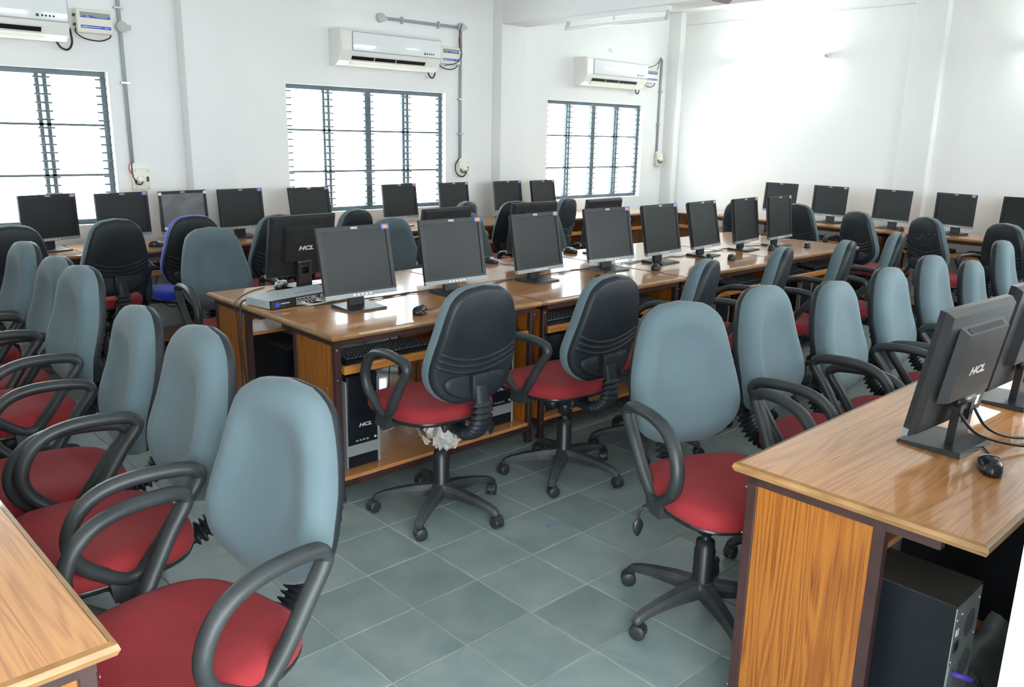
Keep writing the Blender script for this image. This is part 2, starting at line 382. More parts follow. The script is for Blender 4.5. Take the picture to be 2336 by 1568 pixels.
# ------------------------------------------------------------------ desks
TOPZ = 0.75
def desk_proto(W, D, name='computer_desk'):
    """user side at local y=0, width along x, depth along +y"""
    d = empty(name)
    t = MB().rbox(0.012, W-0.012, 0.012, D-0.012, TOPZ-0.026, TOPZ, 0.0015, 1).build('tabletop', M['wood_top'], d)
    e = MB()
    prof = [(0.0, -0.026), (-0.008, -0.024), (-0.013, -0.013), (-0.010, -0.003), (0.0, 0.0003)]
    c = [(0.0125, 0.0125), (W-0.0125, 0.0125), (W-0.0125, D-0.0125), (0.0125, D-0.0125)]
    rs = []
    for (px, py), (sx, sy) in zip(c, ((1,1), (-1,1), (-1,-1), (1,-1))):
        rs.append([(px+sx*o, py+sy*o, TOPZ+z) for o, z in prof])
    rs.append(rs[0]); e.rings(rs, closed_ring=False, cap0=False, cap1=False, smooth=False)
    e.build('edge_beading', M['edge'], d)
    r = MB()
    for x0, x1, y0, y1 in ((0.03, W-0.03, 0.03, 0.055), (0.03, W-0.03, 0.36, 0.385), (0.03, 0.055, 0.055, D-0.10), (W-0.055, W-0.03, 0.055, D-0.10)):
        r.box(x0, x1, y0, y1, TOPZ-0.056, TOPZ-0.0265)
    r.build('top_rail', M['brown'], d)
    lg = MB().rbox(-0.014, 0.014, -0.014, 0.014, 0, TOPZ-0.027, 0.002, 1)
    lg.rbox(-0.018, 0.018, -0.018, 0.018, 0, 0.02, 0.002, 1)
    lgm = lg.mesh('leg', M['brown'])
    for x in (0.044, W-0.044):
        for y in (0.044, 0.372):
            o = link('leg', lgm, d); o.location = (x, y, 0)
    b = MB()
    for x in (0.036, W-0.036):
        for z in (0.55, 0.68, 0.09): b.lathe([(0.004, -0.0175), (0.003, -0.019)], (x, 0.044, z), 'y', 8); 
    b2 = b
    for y in (0.10,): b2.lathe([(0.004, -0.001), (0.003, 0.001)], (0.0285, y, 0.5), 'x', 8)
    b2.build('bolt_heads', M['steel'], d)['kind'] = 'stuff'
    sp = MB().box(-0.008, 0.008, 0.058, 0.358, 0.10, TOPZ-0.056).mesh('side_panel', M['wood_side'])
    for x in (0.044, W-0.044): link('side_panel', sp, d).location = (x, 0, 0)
    MB().rbox(0.07, W-0.07, 0.05, 0.34, 0.575, 0.592, 0.002, 1).build('keyboard_tray', M['wood_top'], d)
    MB().rbox(0.07, W-0.07, 0.028, 0.050, 0.566, 0.602, 0.003, 1).build('tray_lip', M['edge2'], d)
    MB().rbox(0.058, W-0.058, 0.032, 0.42, 0.092, 0.110, 0.002, 1).build('cpu_shelf', M['wood_top'], d)
    sr = MB().box(0.058, W-0.058, 0.030, 0.056, 0.066, 0.0915); sr.box(0.058, W-0.058, 0.36, 0.386, 0.066, 0.0915)
    for x in (0.03, W-0.058): sr.box(x, x+0.028, 0.058, 0.358, 0.066, 0.0915)
    sr.build('shelf_rail', M['brown'], d)
    return d
M['edge2'] = wood('tray_edge_wood', 0, (0.52, 0.24, 0.06), (0.45, 0.18, 0.04), (0.30, 0.10, 0.02), 0.35, 0.2)
DESKS = []
def desk_row(W, D, places, group):
    p = desk_proto(W, D); first = True
    for x, y, rz, label in places:
        o = p if first else copy_tree(p); first = False
        o.location = (x, y, 0); o.rotation_euler = (0, 0, rz); tag(o, label, 'desk', group); DESKS.append(o)
CX = [1.683, 2.895, 4.107, 5.319]
CY = [0.0, 0.0, 0.02, 0.06]
desk_row(1.21, 0.585, [(CX[i], 2.85+CY[i], 0, l) for i, l in enumerate((
    'first desk of the middle row, near side, with two black-backed chairs before it',
    'second desk of the middle row, near side, behind the second black-backed chair',
    'third desk of the middle row on the near side, counted from the left',
    'last desk of the middle row on the near side, at its far right end'))], 'desks in the middle block, near side')
desk_row(1.21, 0.625, [(CX[i]+1.21, 4.065+CY[i], PI, l) for i, l in enumerate((
    'desk at the left end of the middle block, carrying the grey network switch',
    'second desk from the left on the window side of the middle block',
    'third desk from the left on the window side of the middle block',
    'last desk at the right end of the middle block, window side'))], 'desks in the middle block, window side')
desk_row(1.21, 0.605, [(1.77+1.213*(i+1), 1.05, PI, l) for i, l in enumerate((
    'glossy wooden desk in the right foreground with an orange end panel and a tower below',
    'desk joined to the right of the foreground desk, carrying a monitor cut by the frame',
    'third desk from the camera in the right-hand row, mostly outside the frame',
    'fourth desk from the camera in the right-hand row, behind the grey chairs'))], 'desks in the right foreground row')
desk_row(1.21, 0.60, [(0.345+0.016*i, 1.27+1.213*i, R(91), l) for i, l in enumerate((
    'wooden desk corner jutting into the bottom left of the frame',
    'second desk of the left row, beyond the foreground corner desk',
    'third desk of the left row, hidden behind the armrests at the left edge'))], 'desks in the left row')
desk_row(1.21, 0.60, [(0.42+1.213*i, 5.75, 0, l) for i, l in enumerate((
    'desk under the leftmost window, at the left edge of the frame',
    'desk at the window wall behind the blue chair',
    'desk at the window wall between the pillar and the middle window',
    'desk under the middle window',
    'desk at the window wall below the right part of the middle window',
    'desk at the window wall beside the corner, under the far window'))], 'desks along the window wall')
desk_row(1.21, 0.60, [(7.88, 5.72-1.213*i, R(-90), l) for i, l in enumerate((
    'empty desk at the right wall next to the room corner',
    'desk at the right wall carrying the monitors left of the pillar',
    'desk at the right wall in front of the pillar',
    'desk at the right wall at the right edge of the frame'))], 'desks along the right wall')

# ------------------------------------------------------------------ office chairs
T_ = [0, .03, .1, .2, .3, .4, .5, .6, .7, .8, .88, .94, .98, 1.0]
W_ = [.36, .58, .83, .96, 1.0, .985, .95, .9, .845, .78, .70, .58, .38, .0]
ZB, ZT, BW, BY0, BTILT = 0.534, 1.003, 0.40, -0.150, 0.070
def interp(x, X, Y):
    if x <= X[0]: return Y[0]
    for i in range(len(X)-1):
        if x <= X[i+1]: return Y[i]+(Y[i+1]-Y[i])*(x-X[i])/(X[i+1]-X[i])
    return Y[-1]
def back_outline(n=22):
    r = []
    for k in range(n+1):
        t = 0.5-0.5*math.cos(PI*k/n); r.append((BW/2*interp(t, T_, W_), t))
    pts = [(w, t) for w, t in r] + [(-w, t) for w, t in reversed(r[:-1])]
    return pts
def bend(t): return BY0 - BTILT*t + 0.022*math.exp(-((t-0.28)/0.22)**2) - 0.012*math.exp(-((t-0.0)/0.12)**2)
OUT = back_outline()
TC = 0.5
def back_ring(s, dy, wide=1.0, bolster=0.0):
    ring = []
    for w, t in OUT:
        tt = TC+(t-TC)*s; x = w*s*wide
        y = bend(tt)+dy
        ring.append((x, y, ZB+(ZT-ZB)*tt))
    return ring
def chair_proto(fabric, seatmat, tarm=False):
    ch = empty('office_chair')
    # back cushion: rounded rim, raised side bolsters, dished middle
    rs = [back_ring(0.955, -0.058), back_ring(1.0, -0.046), back_ring(1.012, -0.022), back_ring(0.995, -0.004), back_ring(0.955, 0.006),
          back_ring(0.88, 0.017), back_ring(0.78, 0.019), back_ring(0.68, 0.013), back_ring(0.58, 0.001), back_ring(0.45, -0.007), back_ring(0.25, -0.011), back_ring(0.05, -0.012)]
    MB().rings([list(reversed(r)) for r in rs]).build('back_cushion', fabric, ch)
    # rear shell with three curved ridges and the lower boss
    rs = [back_ring(0.985, -0.040), back_ring(0.995, -0.056), back_ring(0.96, -0.074), back_ring(0.90, -0.080), back_ring(0.6, -0.084), back_ring(0.2, -0.085), back_ring(0.03, -0.085)]
    sh = MB().rings(rs)
    for k in range(3):
        pts = []
        for i in range(-8, 9):
            u = i/8; t = 0.265+0.055*k+0.105*u*u
            x = u*BW/2*interp(t, T_, W_)*0.93
            pts.append((x, bend(t)-0.083+0.010*u**6, ZB+(ZT-ZB)*t))
        sh.tube(pts, 0.0085, 8)
    lo = []
    for sc_, dy in ((1.0, -0.078), (0.93, -0.094), (0.82, -0.098), (0.1, -0.099)):
        ring = []
        for k in range(28):
            a = 2*PI*k/28; ux = 0.155*sc_*math.copysign(abs(math.cos(a))**0.7, math.cos(a)); uz = 0.05*sc_*math.sin(a)
            t = 0.15+uz/(ZT-ZB)+0.055*(ux/0.155)**2
            ring.append((ux, bend(t)+dy, ZB+(ZT-ZB)*t))
        lo.append(ring)
    sh.rings(lo)
    sh.build('back_shell', M['shell'], ch)
    # seat cushion and pan
    def seat_ring(s, z, sag=0.0):
        ring = []; n = 48; w, dpt, cy = 0.232, 0.222, 0.068
        for k in range(n):
            a = 2*PI*k/n; ca, sa = math.cos(a), math.sin(a)
            e = 2/3.2
            x = w*s*math.copysign(abs(ca)**e, ca); y = dpt*s*math.copysign(abs(sa)**e, sa)
            x *= 1+0.05*(y/dpt)
            zz = z - 0.022*max(0, (y/dpt-0.45)/0.55)**2*(1 if z > 0.44 else 0.6) + sag*(-0.006*math.cos(PI*x/w*0.9)-0.003)
            ring.append((x, y+cy, zz))
        return ring
    rs = [seat_ring(0.97, 0.438), seat_ring(1.0, 0.452), seat_ring(1.005, 0.470), seat_ring(0.985, 0.487), seat_ring(0.94, 0.498, .3), seat_ring(0.84, 0.505, .6), seat_ring(0.6, 0.508, 1), seat_ring(0.3, 0.507, 1), seat_ring(0.03, 0.507, 1)]
    MB().rings(rs).build('seat_cushion', seatmat, ch)
    rs = [seat_ring(0.5, 0.418), seat_ring(0.86, 0.420), seat_ring(0.975, 0.430), seat_ring(1.0, 0.444), seat_ring(0.97, 0.449)]
    MB().rings(rs).build('seat_pan', M['pan'], ch)
    # armrests
    if tarm:
        for s in (-1, 1):
            a = MB().rbox(s*0.236-0.022, s*0.236+0.022, 0.00, 0.05, 0.43, 0.63, 0.008)
            a.tube(smooth_path([(s*0.236, -0.11, 0.668), (s*0.236, 0.0, 0.672), (s*0.236, 0.11, 0.668), (s*0.236, 0.16, 0.645)]), 0.014, 10, sx=2.6, up=(1, 0, 0))
            a.tube([(s*0.236, 0.025, 0.60), (s*0.236, 0.025, 0.66)], 0.02, 8)
            a.box(min(s*0.17, s*0.25), max(s*0.17, s*0.25), 0.0, 0.06, 0.412, 0.43)
            a.build('armrest', M['arm'], ch)
    else:
        loop = [(-.126, .684), (-.102, .703), (-.02, .712), (.055, .709), (.115, .692), (.160, .655), (.184, .600), (.178, .548), (.148, .506), (.088, .460), (.052, .449), (.022, .464), (-.025, .527), (-.080, .608), (-.122, .662)]
        for s in (-1, 1):
            pts = smooth_path([(s*(0.244-0.014*max(0, (0.56-z)/0.1)), u, z) for u, z in loop], True, 4)
            a = MB().tube(pts, 0.0185, 10, True, sx=1.18, up=(1, 0, 0))
            x0, x1 = s*0.212, s*0.244
            a.hexa([(min(x0, x1)-0.01, 0.02, 0.405), (max(x0, x1), 0.02, 0.412), (max(x0, x1), 0.10, 0.412), (min(x0, x1)-0.01, 0.10, 0.405),
                    (min(x0, x1), 0.015, 0.452), (max(x0, x1)+0.004, 0.015, 0.470), (max(x0, x1)+0.004, 0.105, 0.470), (min(x0, x1), 0.105, 0.452)])
            a.hexa([(min(s*0.13, s*0.24), 0.03, 0.402), (max(s*0.13, s*0.24), 0.03, 0.402), (max(s*0.13, s*0.24), 0.09, 0.402), (min(s*0.13, s*0.24), 0.09, 0.402),
                    (min(s*0.13, s*0.24), 0.03, 0.416), (max(s*0.13, s*0.24), 0.03, 0.416), (max(s*0.13, s*0.24), 0.09, 0.416), (min(s*0.13, s*0.24), 0.09, 0.416)])
            a.build('armrest', M['arm'], ch)
    # ribbed bellows from the back shell to the mechanism
    path = smooth_path([(0, -0.262, 0.615), (0, -0.275, 0.54), (0, -0.268, 0.465), (0, -0.232, 0.415), (0, -0.17, 0.392), (0, -0.09, 0.392)], False, 13)
    rad = [(0.0285 if i % 4 in (1, 2) else 0.0175) if 12 < i < 50 else 0.020 for i in range(len(path))]
    MB().tube(path, 0.02, 12, sx=1.75, up=(1, 0, 0), radii=rad).build('back_bellows', M['shell'], ch)
    MB().rbox(-0.040, 0.040, -0.272, -0.238, 0.56, 0.66, 0.006).build('back_bracket', M['shell'], ch)
    me = MB().rbox(-0.055, 0.055, -0.10, 0.10, 0.375, 0.417, 0.008)
    me.lathe([(0.036, 0.33), (0.040, 0.335), (0.040, 0.37), (0.033, 0.376)], (0.0, 0.085, 0), 'z', 14)
    me.build('tilt_mechanism', M['black'], ch)
    MB().lathe([(0.034, 0.375), (0.034, 0.305), (0.016, 0.303), (0.016, 0.275), (0.030, 0.273), (0.032, 0.245), (0.035, 0.24), (0.035, 0.125), (0.037, 0.12), (0.037, 0.11)], n=18).build('gas_column', M['black'], ch)
    lv = MB().tube(smooth_path([(0.05, -0.02, 0.40), (0.17, -0.03, 0.395), (0.225, -0.03, 0.39), (0.238, -0.03, 0.37), (0.24, -0.03, 0.345)]), 0.004, 6)
    lv.rings([[(0.24+0.018*s*math.cos(2*PI*k/10), -0.03+0.006*s*math.sin(2*PI*k/10), z) for k in range(10)] for s, z in ((0.4, 0.35), (1, 0.335), (1.1, 0.32), (0.7, 0.30), (0.2, 0.288))])
    lv.build('lever', M['black'], ch)
    # five-star base with castors
    sb = MB().lathe([(0.034, 0.075), (0.046, 0.08), (0.046, 0.118), (0.036, 0.13), (0.028, 0.132)], n=20)
    for k in range(5):
        a = 2*PI*k/5+PI/2+0.3; c, s_ = math.cos(a), math.sin(a); rs = []
        for r, hw, z0, z1 in ((0.03, 0.029, 0.078, 0.128), (0.10, 0.026, 0.080, 0.122), (0.18, 0.021, 0.076, 0.108), (0.245, 0.018, 0.066, 0.092), (0.275, 0.017, 0.054, 0.080), (0.288, 0.012, 0.052, 0.068)):
            q = [(-hw, z0), (hw, z0), (hw, z0+(z1-z0)*0.55), (hw*0.62, z1), (-hw*0.62, z1), (-hw, z0+(z1-z0)*0.55)]
            rs.append([(c*r-s_*w, s_*r+c*w, z) for w, z in q])
        sb.rings(rs, smooth=False)
    base = sb.build('star_base', M['dusty'], ch)
    ca = MB()
    for sgn in (-1, 1):
        x0 = sgn*0.008; x1 = sgn*0.021
        ca.lathe([(0.020, x0), (0.026, x0+sgn*0.002), (0.026, x1-sgn*0.004), (0.021, x1), (0.006, x1+sgn*0.0008)], (0, 0.008, 0.0262), 'x', 16)
    ca.rings([[(w*x, 0.008+r*math.cos(R(a)), 0.0262+r*math.sin(R(a))) for x, r in ((-1, 0.027), (1, 0.027), (1, 0.016), (-1, 0.016))] for a, w in ((0, 0.008), (30, 0.018), (70, 0.02), (110, 0.02), (150, 0.018), (190, 0.008))], smooth=False)
    ca.lathe([(0.009, 0.045), (0.009, 0.062)], (0, 0, 0), 'z', 10)
    cm = ca.mesh('castor', M['arm'])
    for k in range(5):
        a = 2*PI*k/5+PI/2+0.3
        o = link('castor', cm, base); o.location = (0.277*math.cos(a), 0.277*math.sin(a), 0); o.rotation_euler = (0, 0, a+[0.6, -1.9, 2.3, 0.2, -0.9][k])
    return ch
CH = [
 # x, y, heading deg, lift, label, group key
 (0.635, 1.650, 103, -0.015, 'largest office chair in the left foreground, blue-grey back, red seat, nearest the camera', 'L'),
 (0.640, 2.205, 88, 0.020, 'second chair of the left row, its red seat showing beside the desk corner', 'L'),
 (0.655, 2.748, 84, -0.010, 'third chair of the left row, tilted grey back between its two tall neighbours', 'L'),
 (0.710, 3.490, 91.5, 0.020, 'fourth chair of the left row, tall grey back before the black-backed chair', 'L'),
 (0.760, 4.027, 90, -0.010, 'fifth chair of the left row, narrow grey back seen edge-on', 'L'),
 (0.760, 4.562, 90, 0.0, 'sixth chair of the left row, close to the left edge of the frame', 'L'),
 (0.640, 5.096, 90, 0.0, 'seventh chair of the left row, cut by the left edge of the frame', 'L'),
 (2.170, 1.357, 157, 0.022, 'grey-backed chair at the near end of the right desk, turned towards the camera', 'R'),
 (2.800, 1.340, 182.6, 0.020, 'second chair from the camera at the right desk, tall grey back with red seat', 'R'),
 (3.350, 1.325, 184, -0.018, 'third chair from the camera at the right desk, its armrest over the desk edge', 'R'),
 (3.900, 1.330, 186, -0.010, 'fourth chair from the camera at the right desk, slim grey back', 'R'),
 (4.450, 1.345, 187, 0.0, 'fifth chair from the camera at the right desk', 'R'),
 (5.000, 1.330, 190, -0.070, 'low narrow chair between two taller ones at the right desk', 'R'),
 (5.550, 1.350, 190, 0.0, 'seventh chair from the camera at the right desk, above the monitor back', 'R'),
 (6.100, 1.340, 190, 0.0, 'chair at the right desk cut by the right edge of the frame', 'R'),
 (2.000, 2.545, -3, 0.010, 'black-backed chair with torn plastic under its red seat, at the middle desk', 'C'),
 (2.685, 2.485, -2, -0.015, 'second black-backed chair at the middle desk, right of the one with torn plastic', 'C'),
 (3.270, 2.455, 20, -0.005, 'third chair at the near side of the middle desks, half hidden behind grey backs', 'C'),
 (4.080, 2.510, 20, -0.012, 'fourth chair at the near side of the middle desks, seen edge-on', 'C'),
 (4.690, 2.440, 18, -0.010, 'fifth chair at the near side of the middle desks, leaning dark back', 'C'),
 (5.420, 2.445, 16, -0.010, 'sixth chair at the near side of the middle desks, at their far right end', 'C'),
 (1.968, 4.423, 176, 0.003, 'grey-backed chair at the left end of the middle desks, facing the camera', 'F'),
 (3.263, 4.415, 187, -0.003, 'grey chair back seen between the first two monitors of the middle desks', 'F'),
 (3.890, 4.420, 180, 0.0, 'grey chair whose edge shows right of the second monitor', 'F'),
 (4.700, 4.420, 180, 0.0, 'grey chair whose edge shows right of the third monitor', 'F'),
 (1.095, 5.525, 2, 0.010, 'black-backed chair at the window wall cut by the left edge', 'W'),
 (1.615, 5.470, 6, 0.022, 'black-backed chair at the window wall left of the blue chair', 'W'),
 (2.135, 5.470, -5, 0.020, 'blue chair with black back at the window wall', 'B'),
 (2.700, 5.460, 0, 0.0, 'black-backed chair behind the monitor that stands with its back to the camera', 'W'),
 (3.262, 5.480, 16, 0.006, 'black-backed chair below the left part of the middle window', 'W'),
 (4.290, 5.480, 26, 0.020, 'black-backed chair before the monitor at the right edge of the middle window', 'W'),
 (4.940, 5.270, -36, 0.020, 'turned chair with red seat showing between two middle monitors', 'W'),
 (5.500, 5.470, 18, 0.010, 'black-backed chair left of the far window', 'W'),
 (7.440, 4.420, -94, -0.028, 'chair at the right wall, half hidden by the second-last middle monitor', 'S'),
 (7.480, 3.840, -92, -0.010, 'chair at the right wall beside the last middle monitor', 'S'),
 (7.450, 3.180, -110, -0.034, 'black-backed chair at the right wall left of the pillar', 'S'),
 (7.440, 2.575, -114, -0.036, 'black-backed chair at the right wall with scuff marks, under the pillar', 'S'),
 (7.440, 1.990, -112, -0.036, 'black-backed chair at the right wall nearest the right edge', 'S'),
]
GRP = {'L': 'chairs of the left row', 'R': 'chairs at the right foreground desks', 'C': 'chairs at the near side of the middle desks', 'F': 'chairs at the window side of the middle desks', 'W': 'chairs along the window wall', 'S': 'chairs along the right wall'}
proto = chair_proto(M['fabric'], M['red']); used = False
CHAIRS = []
for x, y, a, dz, label, g in CH:
    if g == 'B':
        o = chair_proto(M['blue_fabric'], M['blue_fabric'], True)
        for k in ('group',): pass
    else:
        if used: o = copy_tree(proto)
        else: o = proto; used = True
        o['group'] = GRP[g]
    o.location = (x, y, 0); o.rotation_euler = (0, 0, R(a)); tag(o, label, 'chair'); CHAIRS.append(o)
    for c in o.children:        # seat height set by the gas lift
        nm = c.name.split('.')[0]
        if nm not in ('star_base', 'gas_column'): c.location.z = dz
    st = [c for c in o.children if c.name.startswith('star_base')][0]
    st.rotation_euler = (0, 0, (R(90) if g in 'LS' else 0)-(PI/2+0.3)-R(a))
# the two front chairs of the middle desks: castor positions read from the photograph
def star_of(o): return [c for c in o.children if c.name.startswith('star_base')][0]
star_of(CHAIRS[15]).rotation_euler.z = R(213.2)-(PI/2+0.3)-R(-3)
star_of(CHAIRS[16]).rotation_euler.z = R(213.2)-(PI/2+0.3)-R(-2)
star_of(CHAIRS[7]).rotation_euler.z = R(168)-(PI/2+0.3)-R(157)
# torn plastic wrap under two seats
def wrap(ch, sx, n, seed):
    rnd = random.Random(seed); mb = MB()
    for k in range(n):
        a = 2*PI*k/n+rnd.uniform(-.2, .2); r0, r1 = 0.03, rnd.uniform(0.06, 0.12)*sx
        top = 0.41; low = top-rnd.uniform(0.05, 0.13)*sx; da = 0.34
        g = []
        for i in range(5):
            for j in range(4):
                u = i/4; v = j/3; aa = a+da*(u-.5)*2+rnd.uniform(-.06, .06); rr_ = r0+(r1-r0)*(1-abs(v-.4))+rnd.uniform(-.015, .015)
                g.append((rr_*math.cos(aa), rr_*math.sin(aa)-0.02, top+(low-top)*v+rnd.uniform(-.012, .012)))
        mb.add(g, [(i*4+j, i*4+j+1, (i+1)*4+j+1, (i+1)*4+j) for i in range(4) for j in range(3)])
    tag(mb.build('plastic_wrap', M['wrap'], ch), 'torn clear plastic wrap')
wrap(CHAIRS[15], 1.0, 13, 3); wrap(CHAIRS[16], 0.55, 10, 5)

# ------------------------------------------------------------------ monitors
HCL_F = text_mesh('HCL', 0.013, M['mark'], 0.22, 0.0006, 1.5, 0.0003)
HCL_B = text_mesh('HCL', 0.030, M['mark'], 0.22, 0.0012, 1.55, 0.0003)
def monitor_proto(w, h, zb, film=False, sticker=True):
    """screen faces local -y; panel built upright and tilted about its lower edge"""
    o = empty('computer_monitor'); Z0 = TOPZ*0
    MB().hexa([(-0.10, -0.085, 0), (0.10, -0.085, 0), (0.10, 0.085, 0), (-0.10, 0.085, 0), (-0.097, -0.082, 0.008), (0.097, -0.082, 0.008), (0.097, 0.082, 0.016), (-0.097, 0.082, 0.016)]).build('stand_base', M['black'], o)
    n = MB()      # neck with a cable window
    for x0, x1, z0, z1 in ((-0.042, -0.022, 0.012, 0.132), (0.022, 0.042, 0.012, 0.132), (-0.022, 0.022, 0.012, 0.075), (-0.022, 0.022, 0.108, 0.132)):
        n.hexa([(x0, 0.018, z0), (x1, 0.018, z0), (x1, 0.040, z0), (x0, 0.040, z0), (x0, 0.018+0.06*(z1-z0), z1), (x1, 0.018+0.06*(z1-z0), z1), (x1, 0.040+0.06*(z1-z0), z1), (x0, 0.040+0.06*(z1-z0), z1)])
    n.lathe([(0.013, -0.044), (0.013, 0.044)], (0, 0.036, 0.134), 'x', 12)
    n.build('neck', M['black'], o)
    hd = MB()     # bezel ring + back plate
    b = 0.021; ch = 0.020; d = 0.030
    for x0, x1, z0, z1 in ((-w/2, w/2, h-b, h), (-w/2, -w/2+b, ch, h-b), (w/2-b, w/2, ch, h-b), (-w/2+b, w/2-b, ch, ch+0.012)):
        hd.box(x0, x1, 0, 0.016, z0, z1)
    hd.hexa([(-w/2, 0.016, 0), (w/2, 0.016, 0), (w/2-0.012, 0.034, 0.012), (-w/2+0.012, 0.034, 0.012), (-w/2, 0.016, h), (w/2, 0.016, h), (w/2-0.012, 0.034, h-0.012), (-w/2+0.012, 0.034, h-0.012)])
    hous = hd.build('housing', M['bezel'], o)
    bb = MB().hexa([(-0.130, 0.0335, 0.088), (0.130, 0.0335, 0.088), (0.120, 0.058, 0.096), (-0.120, 0.058, 0.096), (-0.130, 0.0335, h-0.045), (0.130, 0.0335, h-0.045), (0.120, 0.058, h-0.060), (-0.120, 0.058, h-0.060)])
    bulge = bb.build('rear_cover', M['bezel'], hous)
    v = MB()
    for k in range(28):
        x = -0.10+k*0.2/27
        v.hexa([(x-0.002, 0.040, h-0.0488), (x+0.002, 0.040, h-0.0488), (x+0.002, 0.0545, h-0.0576), (x-0.002, 0.0545, h-0.0576), (x-0.002, 0.041, h-0.0475), (x+0.002, 0.041, h-0.0475), (x+0.002, 0.0555, h-0.0565), (x-0.002, 0.0555, h-0.0565)])
    v.build('vent_ribs', M['arm'], hous)
    s = MB().box(-w/2+b, w/2-b, 0.004, 0.012, ch+0.012, h-b).build('screen', M['screen_film'] if film else M['screen'], o)
    c = MB().box(-w/2, w/2, -0.001, 0.016, 0.0, ch)
    chin = c.build('silver_strip', M['silver'], o)
    bt = MB()
    for k in range(5): bt.rbox(-0.045+k*0.0225-0.006, -0.045+k*0.0225+0.006, -0.0025, -0.001, 0.006, 0.013, 0.0006, 1)
    bt.build('buttons', M['ac'], chin)
    lf = link('logo', HCL_F, hous); lf.location = (0, -0.0006, h-b/2); lf.rotation_euler = (R(90), 0, 0)
    lb = link('logo', HCL_B, hous); lb.location = (0, 0.0586, h*0.50); lb.rotation_euler = (R(90), 0, PI)
    if sticker:
        st = MB().box(w/2-0.046, w/2-0.002, -0.0012, -0.0002, h-0.026, h-0.001).build('sticker', M['blue_print'], hous)
        MB().rings([[(w/2-0.024+0.016*math.cos(2*PI*k/12), -0.0018+e, h-0.0135+0.009*math.sin(2*PI*k/12)) for k in range(12)] for e in (0, 0.0007)]).build('sticker_print', M['orange'], st)
    if film:
        for x, z in ((-w/2+0.012, h-0.018), (w/2-0.012, h-0.018), (-w/2+0.03, ch+0.02)):
            MB().box(x-0.012, x+0.012, -0.0015, -0.0002, z-0.010, z+0.010).build('tape', M['cream'], hous)
    lab = MB().box(-0.16, -0.125, 0.0342, 0.0348, 0.03, 0.06).build('rating_label', M['paper'], hous)
    o['w'] = w
    return o
def place_monitor(o, x, y, deg, tilt, zb, label, group, tz=TOPZ):
    o.location = (x, y, tz+0.0008); o.rotation_euler = (0, 0, R(deg)); tag(o, label, 'monitor', group)
    for c in o.children:
        if c.name.split('.')[0] in ('housing', 'screen', 'silver_strip'):
            c.location = (0, -0.030, zb); c.rotation_euler = (-R(tilt), 0, 0)
    if 'w' in o: del o['w']
MA = monitor_proto(0.398, 0.328, 0.060); MW = monitor_proto(0.385, 0.302, 0.068); MF = monitor_proto(0.385, 0.302, 0.068, True, False)
MN = monitor_proto(0.385, 0.302, 0.068, False, False); MD = monitor_proto(0.400, 0.345, 0.060)
fl = {}
def mon(p, *a):
    k = p.name
    o = copy_tree(p) if fl.get(k) else p
    fl[k] = True
    place_monitor(o, *a); return o
G1, G2, G3, G4, G5 = 'monitors on the near side of the middle desks', 'monitors on the window side of the middle desks', 'monitors along the window wall', 'monitors along the right wall', 'monitors on the right foreground desks'
ordn = ['first', 'second', 'third', 'fourth', 'fifth', 'sixth', 'seventh', 'last']
for i, (x, y, a, t) in enumerate([(2.080, 3.265, 1.9, 11), (2.670, 3.290, -1.1, 10), (3.289, 3.298, 4.5, 10.6), (3.939, 3.318, -3.4, 12), (4.462, 3.313, 3.5, 11), (4.989, 3.335, 6.9, 12), (5.528, 3.345, 6.6, 8), (5.984, 3.325, 5.0, 7)]):
    mon(MA, x, y, a, t, 0.060, 'black monitor facing the camera, %s from the left on the middle desks' % ordn[i], G1)
for (x, y, a, t, l) in [(2.145, 3.930, 185, 11, 'monitor seen from behind beside the network switch at the middle desks'),
                        (3.055, 3.860, 187, 9, 'monitor back showing its top edge above the second middle monitor'),
                        (3.814, 3.890, 179, 8, 'monitor back standing behind the third middle monitor'),
                        (4.476, 3.860, 184, 6.5, 'monitor back showing above the fourth middle monitor, before the far window')]:
    mon(MA, x, y, a, t, 0.060, l, G2)
for i, (x, y, a, t, l) in enumerate([
    (1.490, 6.058, 17, 1, 'monitor on the window-wall desk against the leftmost window'),
    (1.950, 6.030, 13, 3, 'monitor under the wall socket at the left, behind the black-backed chair'),
    (2.379, 6.049, 12, 4, 'monitor with wrinkled protective film and tape on its screen, behind the blue chair'),
    (2.837, 6.080, 8.7, 5.4, 'monitor at the window wall in front of the first pillar'),
    (3.422, 6.056, 5, 10, 'monitor against the left side of the middle window'),
    (4.330, 6.095, 4.3, 7, 'monitor against the right half of the middle window'),
    (4.936, 6.080, 6.5, 7, 'monitor at the right jamb of the middle window'),
    (5.642, 6.095, 3.9, 8, 'monitor in front of the second pillar at the window wall'),
    (6.113, 6.068, 7.2, 8.8, 'monitor at the left edge of the far window')]):
    mon(MF if i == 2 else MW, x, y, a, t, 0.068, l, G3)
for i, (x, y, a, t, l) in enumerate([
    (8.210, 4.576, -93, 5, 'leftmost monitor at the right wall, behind the last middle monitor'),
    (8.190, 4.009, -97, 3, 'second monitor from the left along the right wall'),
    (8.170, 3.369, -101, 4, 'monitor at the right wall in front of the pillar'),
    (8.160, 2.790, -104, 1, 'monitor at the right wall, first one right of the pillar'),
    (8.190, 2.230, -90, 6, 'monitor at the right wall cut by the right edge of the frame')]):
    mon(MN if i in (0, 2) else MW, x, y, a, t, 0.068, l, G4)
mon(MD, 2.350, 0.745, 176, 9, 0.060, 'monitor seen from behind on the right foreground desk', G5)
mon(MD, 2.920, 0.760, 177, 9, 0.060, 'monitor seen from behind at the right edge, beyond the foreground one', G5)

